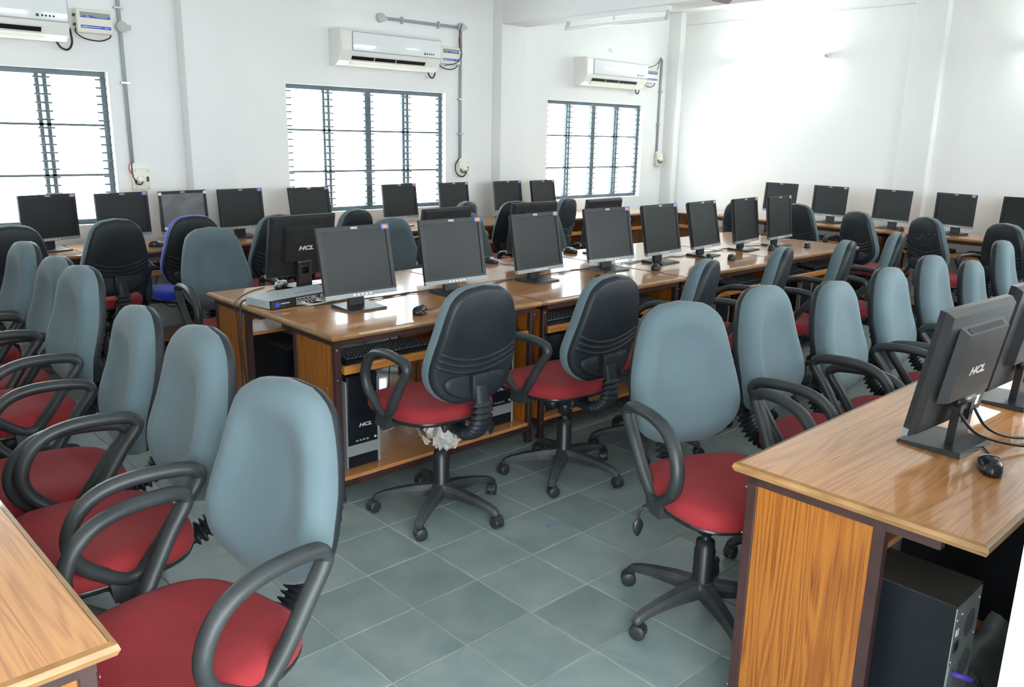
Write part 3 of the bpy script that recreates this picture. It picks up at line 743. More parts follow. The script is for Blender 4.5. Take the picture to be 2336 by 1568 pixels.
# ------------------------------------------------------------------ computer towers
HCL_T = text_mesh('HCL', 0.022, M['mark'], 0.22, 0.0008, 1.55, 0.0003)
def tower_proto(rear=False):
    """front at local y=0, rear at y=0.43; 0.175 wide, 0.40 high, centred in x"""
    o = empty('computer_tower'); w, d, h = 0.0875, 0.43, 0.42
    MB().box(-w+0.004, w-0.004, 0.03, d, 0.0, h-0.002).build('case', M['case_black'], o)
    MB().box(-w+0.003, w-0.003, 0.03, d+0.002, h-0.002, h).build('case_top', M['case_top'], o)
    f = MB().rbox(-w+0.008, w-0.008, 0.0, 0.032, 0.10, h, 0.006)
    f.box(-w+0.018, w-0.018, -0.002, 0.004, 0.30, 0.355); f.box(-w+0.018, w-0.018, -0.002, 0.004, 0.235, 0.292)
    fr = f.build('front_panel', M['case_black'], o)
    s = MB().rbox(w-0.014, w, -0.004, 0.03, 0.0, h-0.02, 0.003, 1); s.rbox(-w, -w+0.008, -0.004, 0.03, 0.0, h-0.02, 0.003, 1)
    s.rbox(-w+0.006, w-0.012, -0.006, 0.03, 0.055, 0.105, 0.003, 1)
    s.build('silver_trim', M['silver'], o)
    MB().rbox(-w+0.006, w-0.012, -0.003, 0.03, 0.0, 0.052, 0.004, 1).build('front_foot', M['case_black'], o)
    p = MB()
    for k in range(4): p.box(-0.04+k*0.018, -0.028+k*0.018, -0.0012, 0.002, 0.117, 0.125)
    p.build('front_ports', M['silver'], fr)
    MB().lathe([(0.006, -0.003), (0.006, 0.002)], (w-0.026, 0, 0.122), 'y', 12).build('power_button', M['mark'], fr)
    l = link('logo', HCL_T, fr); l.location = (0.01, -0.0012, 0.19); l.rotation_euler = (R(90), 0, 0)
    if rear:
        rp = MB().box(-w+0.006, w-0.006, d+0.0005, d+0.003, 0.005, h-0.006).build('rear_plate', M['metal_case'], o)
        hs = MB()
        def disc(x, z, r):
            hs.add([(x+r*math.cos(2*PI*k/6), d+0.0036, z+r*math.sin(2*PI*k/6)) for k in range(6)] + [(x+r*math.cos(2*PI*k/6), d+0.0029, z+r*math.sin(2*PI*k/6)) for k in range(6)],
                   [tuple(reversed(range(6)))] + [(k, (k+1) % 6, 6+(k+1) % 6, 6+k) for k in range(6)])
        for cx, cz, rr0 in ((-0.022, 0.338, 0.036), (-0.030, 0.222, 0.040)):
            for i in range(-8, 9):
                for j in range(-9, 10):
                    x = i*0.0072+(0.0036 if j % 2 else 0); z = j*0.0064
                    if x*x+z*z < rr0*rr0: disc(cx+x, cz+z, 0.0026)
        hs.build('vent_holes', M['black'], rp)['kind'] = 'stuff'
        MB().box(0.045, 0.070, d+0.003, d+0.006, 0.295, 0.320).build('power_socket', M['black'], rp)
        MB().box(0.050, 0.066, d+0.003, d+0.0042, 0.335, 0.352).build('voltage_label', M['paper'], rp)
        io = MB().box(0.036, 0.078, d+0.003, d+0.0045, 0.06, 0.262); io.build('port_plate', M['silver'], rp)
        MB().tube([(0.055, d+0.004, 0.235), (0.035, d+0.045, 0.228)], 0.007, 8).build('mouse_plug', M['purple'], rp)
        MB().rbox(0.036, 0.074, d+0.004, d+0.022, 0.15, 0.168, 0.003).rbox(0.042, 0.066, d+0.022, d+0.042, 0.151, 0.167, 0.003).build('video_plug', M['blue_print'], rp)
        sc_ = MB()
        for x, z in ((-0.07, 0.385), (0.04, 0.385), (-0.07, 0.29), (0.07, 0.27), (0.07, 0.38)): sc_.lathe([(0.0045, d+0.002), (0.0035, d+0.0055)], (x, 0, z), 'y', 8)
        sc_.build('screws', M['steel'], rp)
        cb = MB().tube(smooth_path([(0.035, d+0.045, 0.228), (0.0, d+0.055, 0.19), (0.01, d+0.052, 0.10), (0.05, d+0.05, 0.03), (0.06, d+0.035, 0.006)]), 0.003, 6)
        cb.tube(smooth_path([(0.054, d+0.042, 0.159), (0.02, d+0.06, 0.12), (-0.02, d+0.055, 0.05), (-0.06, d+0.04, 0.006)]), 0.004, 6)
        cb.build('plug_leads', M['wire'], rp)
    return o
TW = tower_proto(); TWR = tower_proto(True)
tw_used = {}
def tower(p, desk, lx, label, ly=0.10, dz=0.111):
    o = copy_tree(p) if tw_used.get(p.name) else p
    tw_used[p.name] = True
    rz = desk.rotation_euler.z; c, s = math.cos(rz), math.sin(rz)
    o.location = (desk.location.x+c*lx-s*ly, desk.location.y+s*lx+c*ly, dz); o.rotation_euler = (0, 0, rz)
    tag(o, label, 'computer', 'computer towers under the desks'); return o
dn0, df0, dr0, dl0, dw0, ds0 = 0, 4, 8, 12, 15, 21
tower(TW, DESKS[dn0], 0.200, 'black tower with silver trim at the left end of the middle desks')
tower(TW, DESKS[dn0], 1.02, 'black tower behind the armrest of the first middle chair')
tower(TW, DESKS[dn0+1], 0.21, 'black tower behind the second black-backed middle chair')
tower(TW, DESKS[dn0+1], 1.0, 'tower under the right half of the second middle desk')
tower(TW, DESKS[dn0+2], 0.6, 'tower under the third desk of the middle row')
tower(TW, DESKS[dn0+3], 0.6, 'tower under the last desk of the middle row')
tower(TWR, DESKS[dr0], 1.21-0.205, 'large black tower showing its rear ports under the right foreground desk', ly=0.10)
tower(TWR, DESKS[dr0], 0.25, 'second tower under the right foreground desk, deep in shadow')
tower(TW, DESKS[df0], 0.975, 'tower under the window side of the first middle desk')
tower(TW, DESKS[dw0+1], 0.30, 'tower under the desk behind the black-backed chair left of the blue one')
tower(TW, DESKS[dw0+2], 0.6, 'tower under the desk at the first pillar')
tower(TW, DESKS[dw0+4], 0.4, 'tower under the desk right of the middle window')
tower(TW, DESKS[ds0+1], 0.8, 'tower under the right-wall desk left of the pillar')
tower(TW, DESKS[ds0+2], 0.75, 'tower under the right-wall desk at the pillar, behind the scuffed chair')

# ------------------------------------------------------------------ keyboards on the trays
def keyboard_proto():
    o = empty('keyboard')
    MB().hexa([(-0.225, -0.075, 0), (0.225, -0.075, 0), (0.225, 0.075, 0), (-0.225, 0.075, 0), (-0.222, -0.073, 0.014), (0.222, -0.073, 0.014), (0.222, 0.073, 0.027), (-0.222, 0.073, 0.027)]).build('key_bed', M['case_black'], o)
    k = MB()
    for r in range(6):
        y = -0.055+r*0.021; z = 0.015+ (y+0.073)*0.0875
        for c in range(21):
            x = -0.205+c*0.0205
            if r == 0 and 4 <= c <= 8 and c != 4: continue
            x1 = x+0.017 if not (r == 0 and c == 4) else x+0.10
            k.hexa([(x, y, z), (x1, y, z), (x1, y+0.017, z+0.0015), (x, y+0.017, z+0.0015), (x+0.002, y+0.002, z+0.007), (x1-0.002, y+0.002, z+0.007), (x1-0.002, y+0.015, z+0.0085), (x+0.002, y+0.015, z+0.0085)])
    k.build('keys', M['key'], o)['kind'] = 'stuff'
    return o
KB = keyboard_proto(); kused = False
def keyboard(desk, lx, label, ly=0.155, a=0.0):
    global kused
    o = copy_tree(KB) if kused else KB
    kused = True
    rz = desk.rotation_euler.z; c, s = math.cos(rz), math.sin(rz)
    o.location = (desk.location.x+c*lx-s*ly, desk.location.y+s*lx+c*ly, 0.5925); o.rotation_euler = (0, 0, rz+R(a))
    tag(o, label, 'keyboard', 'keyboards on the pull-out trays')
for di, lx, l in [(0, 0.33, 'black keyboard on the tray at the left end of the middle desks'), (0, 0.90, 'keyboard on the first middle tray, behind the chair with torn plastic'),
                  (1, 0.32, 'keyboard on the tray behind the second middle chair'), (1, 0.88, 'keyboard on the right half of the second middle tray'),
                  (2, 0.32, 'keyboard on the left half of the third middle tray'), (2, 0.88, 'keyboard on the right half of the third middle tray'),
                  (3, 0.32, 'keyboard on the left half of the last middle tray'), (3, 0.88, 'keyboard on the right half of the last middle tray'),
                  (16, 0.40, 'keyboard on the window-wall tray beside the blue chair'), (19, 0.35, 'keyboard on the window-wall tray right of the middle window'),
                  (20, 0.3, 'keyboard on the window-wall tray near the far window'),
                  (22, 0.62, 'keyboard on the right-wall tray left of the pillar'), (23, 0.1+0.25, 'keyboard on the right-wall tray at the pillar'), (23, 0.9, 'keyboard on the right-wall tray right of the pillar')]:
    keyboard(DESKS[di], lx, l)

# ------------------------------------------------------------------ mice
def mouse_proto(light):
    o = empty('computer_mouse'); n = 20
    def ring(s, z, f=1):
        r = []
        for k in range(n):
            a = 2*PI*k/n; x = 0.031*s*math.cos(a)*(1-0.12*math.cos(2*a)); y = 0.056*s*math.sin(a); r.append((x, y, z*(0.72+0.28*math.cos((y+0.015)/0.056*1.2)) if f else z))
        return r
    MB().rings([ring(0.92, 0, 0), ring(1, 0.004, 0), ring(1.0, 0.018), ring(0.9, 0.029), ring(0.68, 0.036), ring(0.4, 0.039), ring(0.1, 0.040)]).build('mouse_body', M['pan'], o)
    if light:
        sv = MB(); rows = []
        for i in range(6):
            y = 0.004+i*0.0098; row = []
            for j in range(7):
                u = (j-3)/3; hw = 0.026*math.sqrt(max(0.02, 1-(y/0.058)**2)); x = u*hw
                e = math.sqrt((x/0.031)**2+(y/0.056)**2); zt = interp(e, [0, 0.1, 0.4, 0.68, 0.9, 1.0], [0.040, 0.040, 0.039, 0.036, 0.029, 0.018])*(0.72+0.28*math.cos((y+0.015)/0.056*1.2))
                row.append((x, y, zt+0.0012))
            rows.append(row)
        sv.rings(rows, closed_ring=False, cap0=False, cap1=False); sv.build('mouse_buttons', M['mouse_silver'], o)
    MB().lathe([(0.008, -0.004), (0.009, -0.003), (0.009, 0.003), (0.008, 0.004)], (0, 0.028, 0.029), 'x', 10).build('scroll_wheel', M['arm'], o)
    cd = MB().tube(smooth_path([(0, 0.054, 0.008), (0.004, 0.075, 0.004), (0.02, 0.12, 0.0032), (0.015, 0.19, 0.0032)]), 0.002, 6)
    cd.build('mouse_cord', M['wire'], o)
    return o
MSL, MSD = mouse_proto(True), mouse_proto(False); mu_ = {}
def mouse(p, x, y, deg, label, tz=TOPZ):
    o = copy_tree(p) if mu_.get(p.name) else p
    mu_[p.name] = True
    o.location = (x, y, tz+0.0005); o.rotation_euler = (0, 0, R(deg)); tag(o, label, 'mouse', 'computer mice on the desks')
mouse(MSD, 2.225, 2.985, -60, 'black mouse right of the first middle monitor, near the desk edge')
mouse(MSD, 3.560, 3.075, -55, 'black mouse above the second middle chair, below the fourth monitor')
mouse(MSD, 4.190, 3.150, -60, 'black mouse between the fourth and fifth middle monitors')
mouse(MSD, 4.860, 3.200, -60, 'black mouse right behind the sixth middle monitor stand')
mouse(MSD, 4.985, 3.105, -60, 'black mouse left of the seventh middle monitor, closer to the edge')
mouse(MSD, 5.700, 3.215, -60, 'black mouse between the last two middle monitors')
mouse(MSD, 6.090, 3.130, -60, 'black mouse at the far right end of the middle desks')
mouse(MSL, 2.040, 3.950, 130, 'silver and black mouse behind the network switch')
mouse(MSL, 3.520, 3.960, 200, 'silver and black mouse right of the second middle monitor')
mouse(MSL, 4.300, 3.985, 200, 'silver and black mouse right of the third middle monitor')
mouse(MSL, 2.225, 0.590, -62, 'black and silver mouse at the foot of the foreground monitor')
mouse(MSL, 2.120, 5.905, -100, 'mouse on the window-wall desk left of the blue chair')
mouse(MSD, 8.060, 3.215, -60, 'mouse on the right-wall desk beside the pillar monitor')
mouse(MSD, 8.060, 5.000, 40, 'small mouse on the bare desk near the room corner')

# ------------------------------------------------------------------ network switch
sw = empty('network_switch', (1.925, 3.595, TOPZ), R(10)); tag(sw, 'grey network switch with black front and patch leads on the middle desks', 'network switch')
L_, D_, Hs = 0.43, 0.19, 0.044
MB().rbox(-L_/2, L_/2, -D_/2, D_/2, 0.003, Hs, 0.002, 1).build('switch_case', M['switch_grey'], sw)
ff = MB().box(-L_/2-0.004, L_/2+0.004, -D_/2-0.012, -D_/2-0.0003, 0.002, Hs-0.001).build('front_panel', M['black'], sw)
MB().box(-L_/2+0.02, -L_/2+0.042, -D_/2-0.0128, -D_/2-0.012, 0.012, 0.032).build('badge', M['blue_print'], ff)
pr = MB()
for k in range(24):
    x = -0.075+(k % 12)*0.0225+ (0.006 if (k % 12) > 5 else 0); z = 0.006+(k//12)*0.018
    pr.box(x, x+0.018, -D_/2-0.0135, -D_/2-0.012, z, z+0.015)
pr.build('ports', M['conduit_lt'], ff)
pi = MB()
for k in range(24):
    x = -0.075+(k % 12)*0.0225+ (0.006 if (k % 12) > 5 else 0); z = 0.006+(k//12)*0.018
    pi.box(x+0.003, x+0.015, -D_/2-0.0145, -D_/2-0.0135, z+0.003, z+0.012)
pi.build('port_openings', M['black'], ff)
MB().box(-L_/2+0.05, -L_/2+0.10, -D_/2-0.0126, -D_/2-0.012, 0.022, 0.027).build('front_print', M['mark'], ff)
MB().box(-0.02, 0.13, -0.03, -0.022, Hs, Hs+0.0004).build('top_print', M['blue_print'], sw)
sv = MB()
for k in range(3): sv.box(-L_/2-0.0006, -L_/2, -D_/2+0.03, D_/2-0.03, 0.012+k*0.009, 0.016+k*0.009)
sv.build('side_vents', M['conduit'], sw)
for k, (x, z, dx) in enumerate(((-0.066, 0.012, 0.05), (-0.045, 0.012, 0.09), (0.02, 0.030, 0.12), (0.045, 0.012, 0.07), (0.07, 0.030, 0.06), (0.10, 0.012, 0.04))):
    cbl = MB().rbox(x-0.005, x+0.005, -D_/2-0.034, -D_/2-0.0147, z-0.003, z+0.007, 0.001, 1)
    cbl.tube(smooth_path([(x, -D_/2-0.034, z+0.002), (x+0.01, -D_/2-0.055, z-0.002), (x+dx*0.6, -D_/2-0.060, 0.006), (x+dx+0.06, -D_/2-0.05, 0.0035), (0.24, -D_/2-0.045-0.004*k, 0.0035)]), 0.0028, 6)
    cbl.build('patch_lead', M['paper'] if k % 2 else M['grey_wire'], sw)

# ------------------------------------------------------------------ cables lying on the desks and hanging at their ends
def cable(name, pts, r, label, mtl='wire', n=6, group=None):
    return tag(MB().tube(smooth_path(pts, False, n), r, 8).build(name, M[mtl], None), label, 'cable', group)
cable('power_cable', [(1.715, 3.66, 0.775), (1.66, 3.62, 0.765), (1.645, 3.60, 0.70), (1.64, 3.59, 0.55), (1.65, 3.585, 0.35), (1.655, 3.58, 0.12), (1.66, 3.59, 0.005)], 0.0045, 'black power lead hanging from the network switch over the desk end')
cable('mouse_lead', [(1.97, 4.00, 0.754), (1.85, 3.93, 0.753), (1.73, 3.80, 0.753), (1.665, 3.70, 0.752), (1.655, 3.66, 0.68), (1.66, 3.65, 0.40), (1.66, 3.66, 0.10)], 0.0025, 'thin black lead beside the power lead at the end of the middle desks')
rc = random.Random(11)
def squiggle(x0, y0, x1, y1, n=6, amp=0.035, z=0.754):
    pts = []
    for i in range(n+1):
        t = i/n; e = 1 if 0 < i < n else 0
        pts.append((x0+(x1-x0)*t+e*rc.uniform(-amp, amp), y0+(y1-y0)*t+e*rc.uniform(-amp, amp), z))
    return pts
for x0, y0, x1, y1, l in [(2.16, 3.37, 2.62, 3.42, 'black monitor cable between the first two middle monitors'), (2.62, 3.36, 3.22, 3.42, 'black cable trailing from the second to the third middle monitor'),
                          (3.36, 3.40, 3.86, 3.40, 'coiled black cable between the third and fourth middle monitors'), (3.98, 3.40, 4.40, 3.42, 'coiled black cable between the fourth and fifth middle monitors'),
                          (4.50, 3.41, 4.93, 3.43, 'black cable between the fifth and sixth middle monitors'), (5.02, 3.43, 5.46, 3.43, 'black cable left of the seventh middle monitor'),
                          (5.58, 3.44, 5.92, 3.43, 'black cable between the last two middle monitors')]:
    cable('monitor_cable', squiggle(x0, y0, x1, y1), 0.003, l, group='monitor cables on the middle desks')
cable('monitor_cable', [(1.92, 2.90+0.5, 0.754), (2.10, 3.44, 0.754), (2.3, 3.41, 0.754), (2.45, 3.40, 0.754)], 0.0025, 'black cable on the seam behind the first middle monitor')
cable('video_cable', [(2.395, 0.700, 0.86), (2.42, 0.665, 0.80), (2.50, 0.62, 0.765), (2.62, 0.56, 0.756), (2.74, 0.50, 0.756), (2.86, 0.46, 0.756)], 0.0042, 'black video cable curving down from the foreground monitor back')
cable('power_cable', [(2.30, 0.700, 0.855), (2.34, 0.66, 0.80), (2.45, 0.58, 0.764), (2.60, 0.50, 0.757), (2.75, 0.46, 0.757)], 0.0042, 'black power cable crossing the foreground desk below the monitor')
cable('video_cable', [(2.98, 0.715, 0.86), (3.0, 0.67, 0.79), (3.06, 0.60, 0.757), (3.2, 0.52, 0.757), (3.4, 0.48, 0.757)], 0.0042, 'black video cable behind the monitor at the right edge')
cable('floor_cable', [(0.98, 2.02, 0.006), (1.05, 2.12, 0.006), (1.12, 2.30, 0.006), (1.05, 2.42, 0.006), (0.95, 2.36, 0.006), (0.93, 2.25, 0.006)], 0.003, 'thin grey cable looped on the floor behind the left row of chairs', 'grey_wire')
for k in range(6):
    cable('network_cable', [(2.05+0.06*k, 3.26, 0.114), (2.10+0.05*k+rc.uniform(-.04, .04), 3.18+rc.uniform(-.05, .05), 0.15+rc.uniform(0, .08)), (2.25+rc.uniform(-.06, .06), 3.22, 0.19+rc.uniform(-.05, .06)), (2.42+rc.uniform(-.05, .05), 3.20+rc.uniform(-.05, .05), 0.15), (2.52+0.02*k, 3.25, 0.114)], 0.003,
          'tangled grey network cable on the shelf of the first middle desk', 'grey_wire', 7, 'network cables on the shelf')
for x, l in ((1.90, 'thin black cable hanging beside the leg under the window desk left of the blue chair'), (2.16, 'black cable looping down under the desk by the blue chair'), (2.30, 'second black cable looping down under the desk by the blue chair')):
    cable('hanging_cable', [(x, 6.20, 0.70), (x-0.02, 6.18, 0.5), (x+0.06, 6.15, 0.30), (x+0.18, 6.18, 0.26), (x+0.30, 6.22, 0.42), (x+0.33, 6.22, 0.60)], 0.003, l)
for x, l in ((2.25, 'black cable hanging behind the tray of the first middle desk'), (2.42, 'second black cable hanging behind the tray of the first middle desk')):
    cable('hanging_cable', [(x, 3.27, 0.70), (x+0.01, 3.28, 0.5), (x-0.01, 3.27, 0.3), (x, 3.26, 0.114)], 0.003, l)

# ------------------------------------------------------------------ air conditioners, stabilisers, conduits, sockets
def ac_proto(W=1.04):
    o = empty('air_conditioner'); h = 0.285; d = 0.20
    # side profile (y towards room is negative), z from 0
    prof = [(0, 0), (-0.10, 0.0), (-0.155, 0.035), (-0.185, 0.085), (-0.195, 0.12), (-0.195, 0.265), (-0.180, 0.283), (-0.15, 0.288), (0, 0.288)]
    b = MB()
    b.rings([[(x, y*s, z) for y, z in prof] for x, s in ((-W/2, 0.93), (-W/2+0.012, 1.0), (W/2-0.012, 1.0), (W/2, 0.93))], smooth=False)
    body = b.build('ac_body', M['ac'], o)
    MB().rbox(-W/2+0.11, W/2-0.012, -0.2035, -0.193, 0.118, 0.262, 0.003).build('front_panel', M['ac_panel'], o)
    fr = MB()
    for x0, x1, z0, z1 in ((-W/2+0.104, W/2-0.008, 0.112, 0.117), (-W/2+0.104, W/2-0.008, 0.263, 0.268), (-W/2+0.104, -W/2+0.109, 0.117, 0.263), (W/2-0.012, W/2-0.008, 0.117, 0.263)):
        fr.box(x0, x1, -0.1985, -0.1945, z0, z1)
    fr.build('panel_gap', M['conduit'], o)
    def slot(y0, z0, y1, z1, off, x0, x1):
        dy, dz = y1-y0, z1-z0; ln = math.hypot(dy, dz); ny, nz = (-dz/ln*-1, dy/ln*-1)
        ny, nz = (-abs(dz)/ln, -abs(dy)/ln)
        return [(x0, y0, z0), (x1, y0, z0), (x1, y1, z1), (x0, y1, z1), (x0, y0+ny*off, z0+nz*off), (x1, y0+ny*off, z0+nz*off), (x1, y1+ny*off, z1+nz*off), (x0, y1+ny*off, z1+nz*off)]
    MB().hexa(slot(-0.180, 0.074, -0.163, 0.048, 0.0025, -W/2+0.11, W/2-0.17)).build('air_outlet', M['case_black'], o)
    for k, (y, z) in enumerate(((-0.156, 0.036), (-0.134, 0.020))):
        MB().hexa(slot(y-0.009, z+0.008, y+0.009, z-0.006, 0.012, -W/2+0.11, W/2-0.15)).build('louvre', M['cream'], o)
    vn = MB()
    for k in range(2):
        x = -W/2+0.33+k*0.22; vn.hexa(slot(-0.178, 0.074, -0.155, 0.038, 0.009, x, x+0.005))
    vn.build('vertical_vanes', M['cream'], o)
    bt = MB().box(W/2-0.20, W/2-0.183, -0.2045, -0.2034, 0.135, 0.152)
    bt.build('display', M['black'], o)
    for k in range(4): MB().lathe([(0.0065, -0.2046), (0.0065, -0.2034)], (W/2-0.163+k*0.022, 0, 0.144), 'y', 10).build('button', M['shell'], o)
    MB().tube(smooth_path([(W/2-0.06, -0.07, 0.002), (W/2-0.03, -0.06, -0.035), (W/2+0.015, -0.05, -0.04), (W/2+0.045, -0.04, 0.01), (W/2+0.04, -0.035, 0.10)]), 0.007, 8).build('hose', M['wire'], o)
    return o
ACP = ac_proto(); fa = True
for cx, W, lab in ((1.265, 1.04, 'white split air conditioner above the leftmost window, cut by the frame'), (4.345, 1.04, 'white split air conditioner above the middle window'), (7.335, 1.04, 'white split air conditioner above the far window, near the room corner')):
    o = ACP if fa else copy_tree(ACP); fa = False
    o.location = (cx, YW, 2.095); tag(o, lab, 'air conditioner', 'split air conditioners on the window wall')
def stab_proto():
    o = empty('voltage_stabilizer'); w, h = 0.115, 0.15
    MB().rbox(-w, w, -0.085, 0, 0, h, 0.008).build('stabilizer_case', M['cream'], o)
    a = MB().box(-w+0.022, w-0.015, -0.0862, -0.085, h-0.055, h-0.018).build('silver_label', M['silver'], o)
    MB().add([(-w+0.022, -0.0868, h-0.055), (-w+0.060, -0.0868, h-0.055), (-w+0.058, -0.0868, h-0.037), (-w+0.022, -0.0868, h-0.051), (-w+0.082, -0.0868, h-0.055), (w-0.015, -0.0868, h-0.055), (w-0.017, -0.0868, h-0.039), (w-0.050, -0.0868, h-0.050), (0.02, -0.0868, h-0.049), (-w+0.078, -0.0868, h-0.036)], [(0, 1, 2, 3), (4, 5, 6, 7, 8, 9)]).build('blue_swoosh', M['blue_print'], a)
    b = MB().box(-w+0.022, w-0.015, -0.0862, -0.085, 0.028, 0.048).build('blue_label', M['blue_print'], o)
    lt = MB(); rl = random.Random(4); x = -w+0.030      # fine print too small to read: a row of short strokes
    while x < w-0.03:
        ww = rl.uniform(0.003, 0.007); big = 0.005 if x < -w+0.07 else 0.003
        if not (0.035 < x < 0.055): lt.box(x, x+ww, -0.0866, -0.0862, 0.038-big, 0.038+big*rl.uniform(0.5, 1.0))
        x += ww+0.002
    lt.build('fine_print', M['mark'], b)['kind'] = 'stuff'
    MB().tube(smooth_path([(-w+0.004, -0.05, 0.035), (-w-0.004, -0.05, 0.0), (-w+0.05, -0.05, -0.035), (0.03, -0.05, -0.045), (w-0.02, -0.05, -0.02), (w-0.01, -0.05, 0.002)]), 0.0045, 8).build('power_lead', M['wire'], o)
    s = MB()
    for z in (0.05, 0.11): s.rbox(-w-0.012, -w, -0.06, -0.03, z-0.008, z+0.008, 0.002, 1)
    s.build('terminals', M['black'], o)
    return o
STP = stab_proto(); fa = True
for cx, z, lab in ((1.975, 2.170, 'cream voltage stabilizer with blue labels beside the leftmost air conditioner'), (5.06, 2.185, 'cream voltage stabilizer beside the middle air conditioner'), (8.07, 2.185, 'cream voltage stabilizer beside the far air conditioner')):
    o = STP if fa else copy_tree(STP); fa = False
    o.location = (cx, YW, z); tag(o, lab, 'stabilizer', 'voltage stabilizers on the window wall')
def conduit(pts, boxes, clamps, label, wires=()):
    o = empty('electrical_conduit', (pts[0][0], YW, pts[0][1])); ox, oz = pts[0]
    MB().tube([(x-ox, -0.016, z-oz) for x, z in pts], 0.0135, 10).build('pipe', M['conduit'], o)
    for x, z in boxes:
        b = MB().lathe([(0.036, -0.042), (0.038, -0.040), (0.038, -0.002), (0.036, 0)], (x-ox, 0, z-oz), 'y', 16)
        b.box(x-ox+0.03, x-ox+0.062, -0.036, -0.004, z-oz-0.016, z-oz+0.016); b.build('junction_box', M['conduit_lt'], o)
    for x, z, v in clamps:
        c = MB()
        if v: c.box(x-ox-0.03, x-ox+0.03, -0.032, -0.001, z-oz-0.006, z-oz+0.006)
        else: c.box(x-ox-0.006, x-ox+0.006, -0.032, -0.001, z-oz-0.03, z-oz+0.03)
        c.build('clamp', M['steel'], o)
    for nm, mt, r, p in wires: MB().tube(smooth_path([(x-ox, y, z-oz) for x, y, z in p]), r, 6).build(nm, M[mt], o)
    tag(o, label, 'conduit')
conduit([(2.156, ZC-0.02), (2.158, 1.305)], [(2.165, 2.235)], [(2.156, 2.36, 1), (2.158, 1.86, 1)], 'grey vertical conduit right of the leftmost window',
        [('red_wire', 'red_wire', 0.003, [(2.158, -0.016, 1.32), (2.13, -0.03, 1.29), (2.125, -0.04, 1.25), (2.15, -0.05, 1.215)]), ('black_wire', 'wire', 0.004, [(2.160, -0.016, 1.32), (2.145, -0.035, 1.28), (2.145, -0.045, 1.21), (2.17, -0.05, 1.17)])])
conduit([(4.35, 2.52), (5.235, 2.525)], [(4.335, 2.52)], [(4.56, 2.52, 0), (4.97, 2.523, 0)], 'grey horizontal conduit above the middle air conditioner')
conduit([(5.235, 2.53), (5.232, 1.33)], [(5.235, 2.53)], [(5.235, 2.30, 1), (5.233, 1.88, 1), (5.232, 1.56, 1)], 'grey vertical conduit right of the middle window',
        [('black_wire', 'wire', 0.004, [(5.22, -0.05, 2.55), (5.19, -0.06, 2.48), (5.18, -0.06, 2.38), (5.185, -0.09, 2.28), (5.12, -0.10, 2.20), (5.0, -0.07, 2.17)]), ('red_wire', 'red_wire', 0.003, [(5.22, -0.05, 2.55), (5.185, -0.06, 2.46), (5.20, -0.06, 2.38), (5.225, -0.05, 2.35)]), ('socket_lead', 'wire', 0.006, [(5.23, -0.016, 1.335), (5.165, -0.03, 1.27), (5.16, -0.05, 1.19), (5.22, -0.07, 1.155), (5.27, -0.075, 1.20)])])
conduit([(8.335, 2.46), (8.335, 1.40)], [], [(8.335, 2.10, 1), (8.335, 1.72, 1)], 'grey vertical conduit in the corner beside the far window',
        [('black_wire', 'wire', 0.004, [(8.335, -0.016, 2.46), (8.29, -0.03, 2.48), (8.22, -0.05, 2.42), (8.10, -0.06, 2.37), (7.90, -0.06, 2.33)]), ('second_wire', 'wire', 0.004, [(8.33, -0.016, 2.45), (8.27, -0.03, 2.45), (8.23, -0.04, 2.36), (8.15, -0.05, 2.32)]), ('socket_lead', 'grey_wire', 0.006, [(8.33, -0.016, 1.41), (8.285, -0.03, 1.34), (8.29, -0.05, 1.24), (8.34, -0.07, 1.23), (8.37, -0.075, 1.29)])])
def socket_proto():
    o = empty('wall_socket'); w, h = 0.058, 0.075
    MB().rbox(-w, w, -0.045, 0, -h, h, 0.004).build('socket_box', M['cream'], o)
    MB().lathe([(0.030, -0.046), (0.028, -0.052), (0.022, -0.055), (0.022, -0.085), (0.016, -0.09)], (-0.008, 0, -0.002), 'y', 16).build('plug', M['ac'], o)
    MB().rbox(0.034, 0.050, -0.052, -0.044, -0.018, 0.018, 0.002, 1).build('switch', M['arm'], o)
    sc_ = MB()
    for x in (-0.042, 0.042):
        for z in (-0.06, 0.06): sc_.lathe([(0.004, -0.047), (0.004, -0.044)], (x, 0, z), 'y', 8)
    sc_.build('screws', M['steel'], o)
    MB().tube(smooth_path([(-0.008, -0.088, -0.012), (-0.02, -0.08, -0.035), (-0.045, -0.06, -0.03), (-0.05, -0.05, 0.0)]), 0.005, 6).build('plug_lead', M['wire'], o)
    return o
SKP = socket_proto(); fa = True
for x, z, lab in ((2.205, 1.190, 'cream wall socket with plug right of the leftmost window'), (5.262, 1.232, 'cream wall socket with plug right of the middle window'), (8.375, 1.305, 'cream wall socket with plug beside the far window')):
    o = SKP if fa else copy_tree(SKP); fa = False
    o.location = (x, YW, z); tag(o, lab, 'socket', 'wall sockets on the window wall')

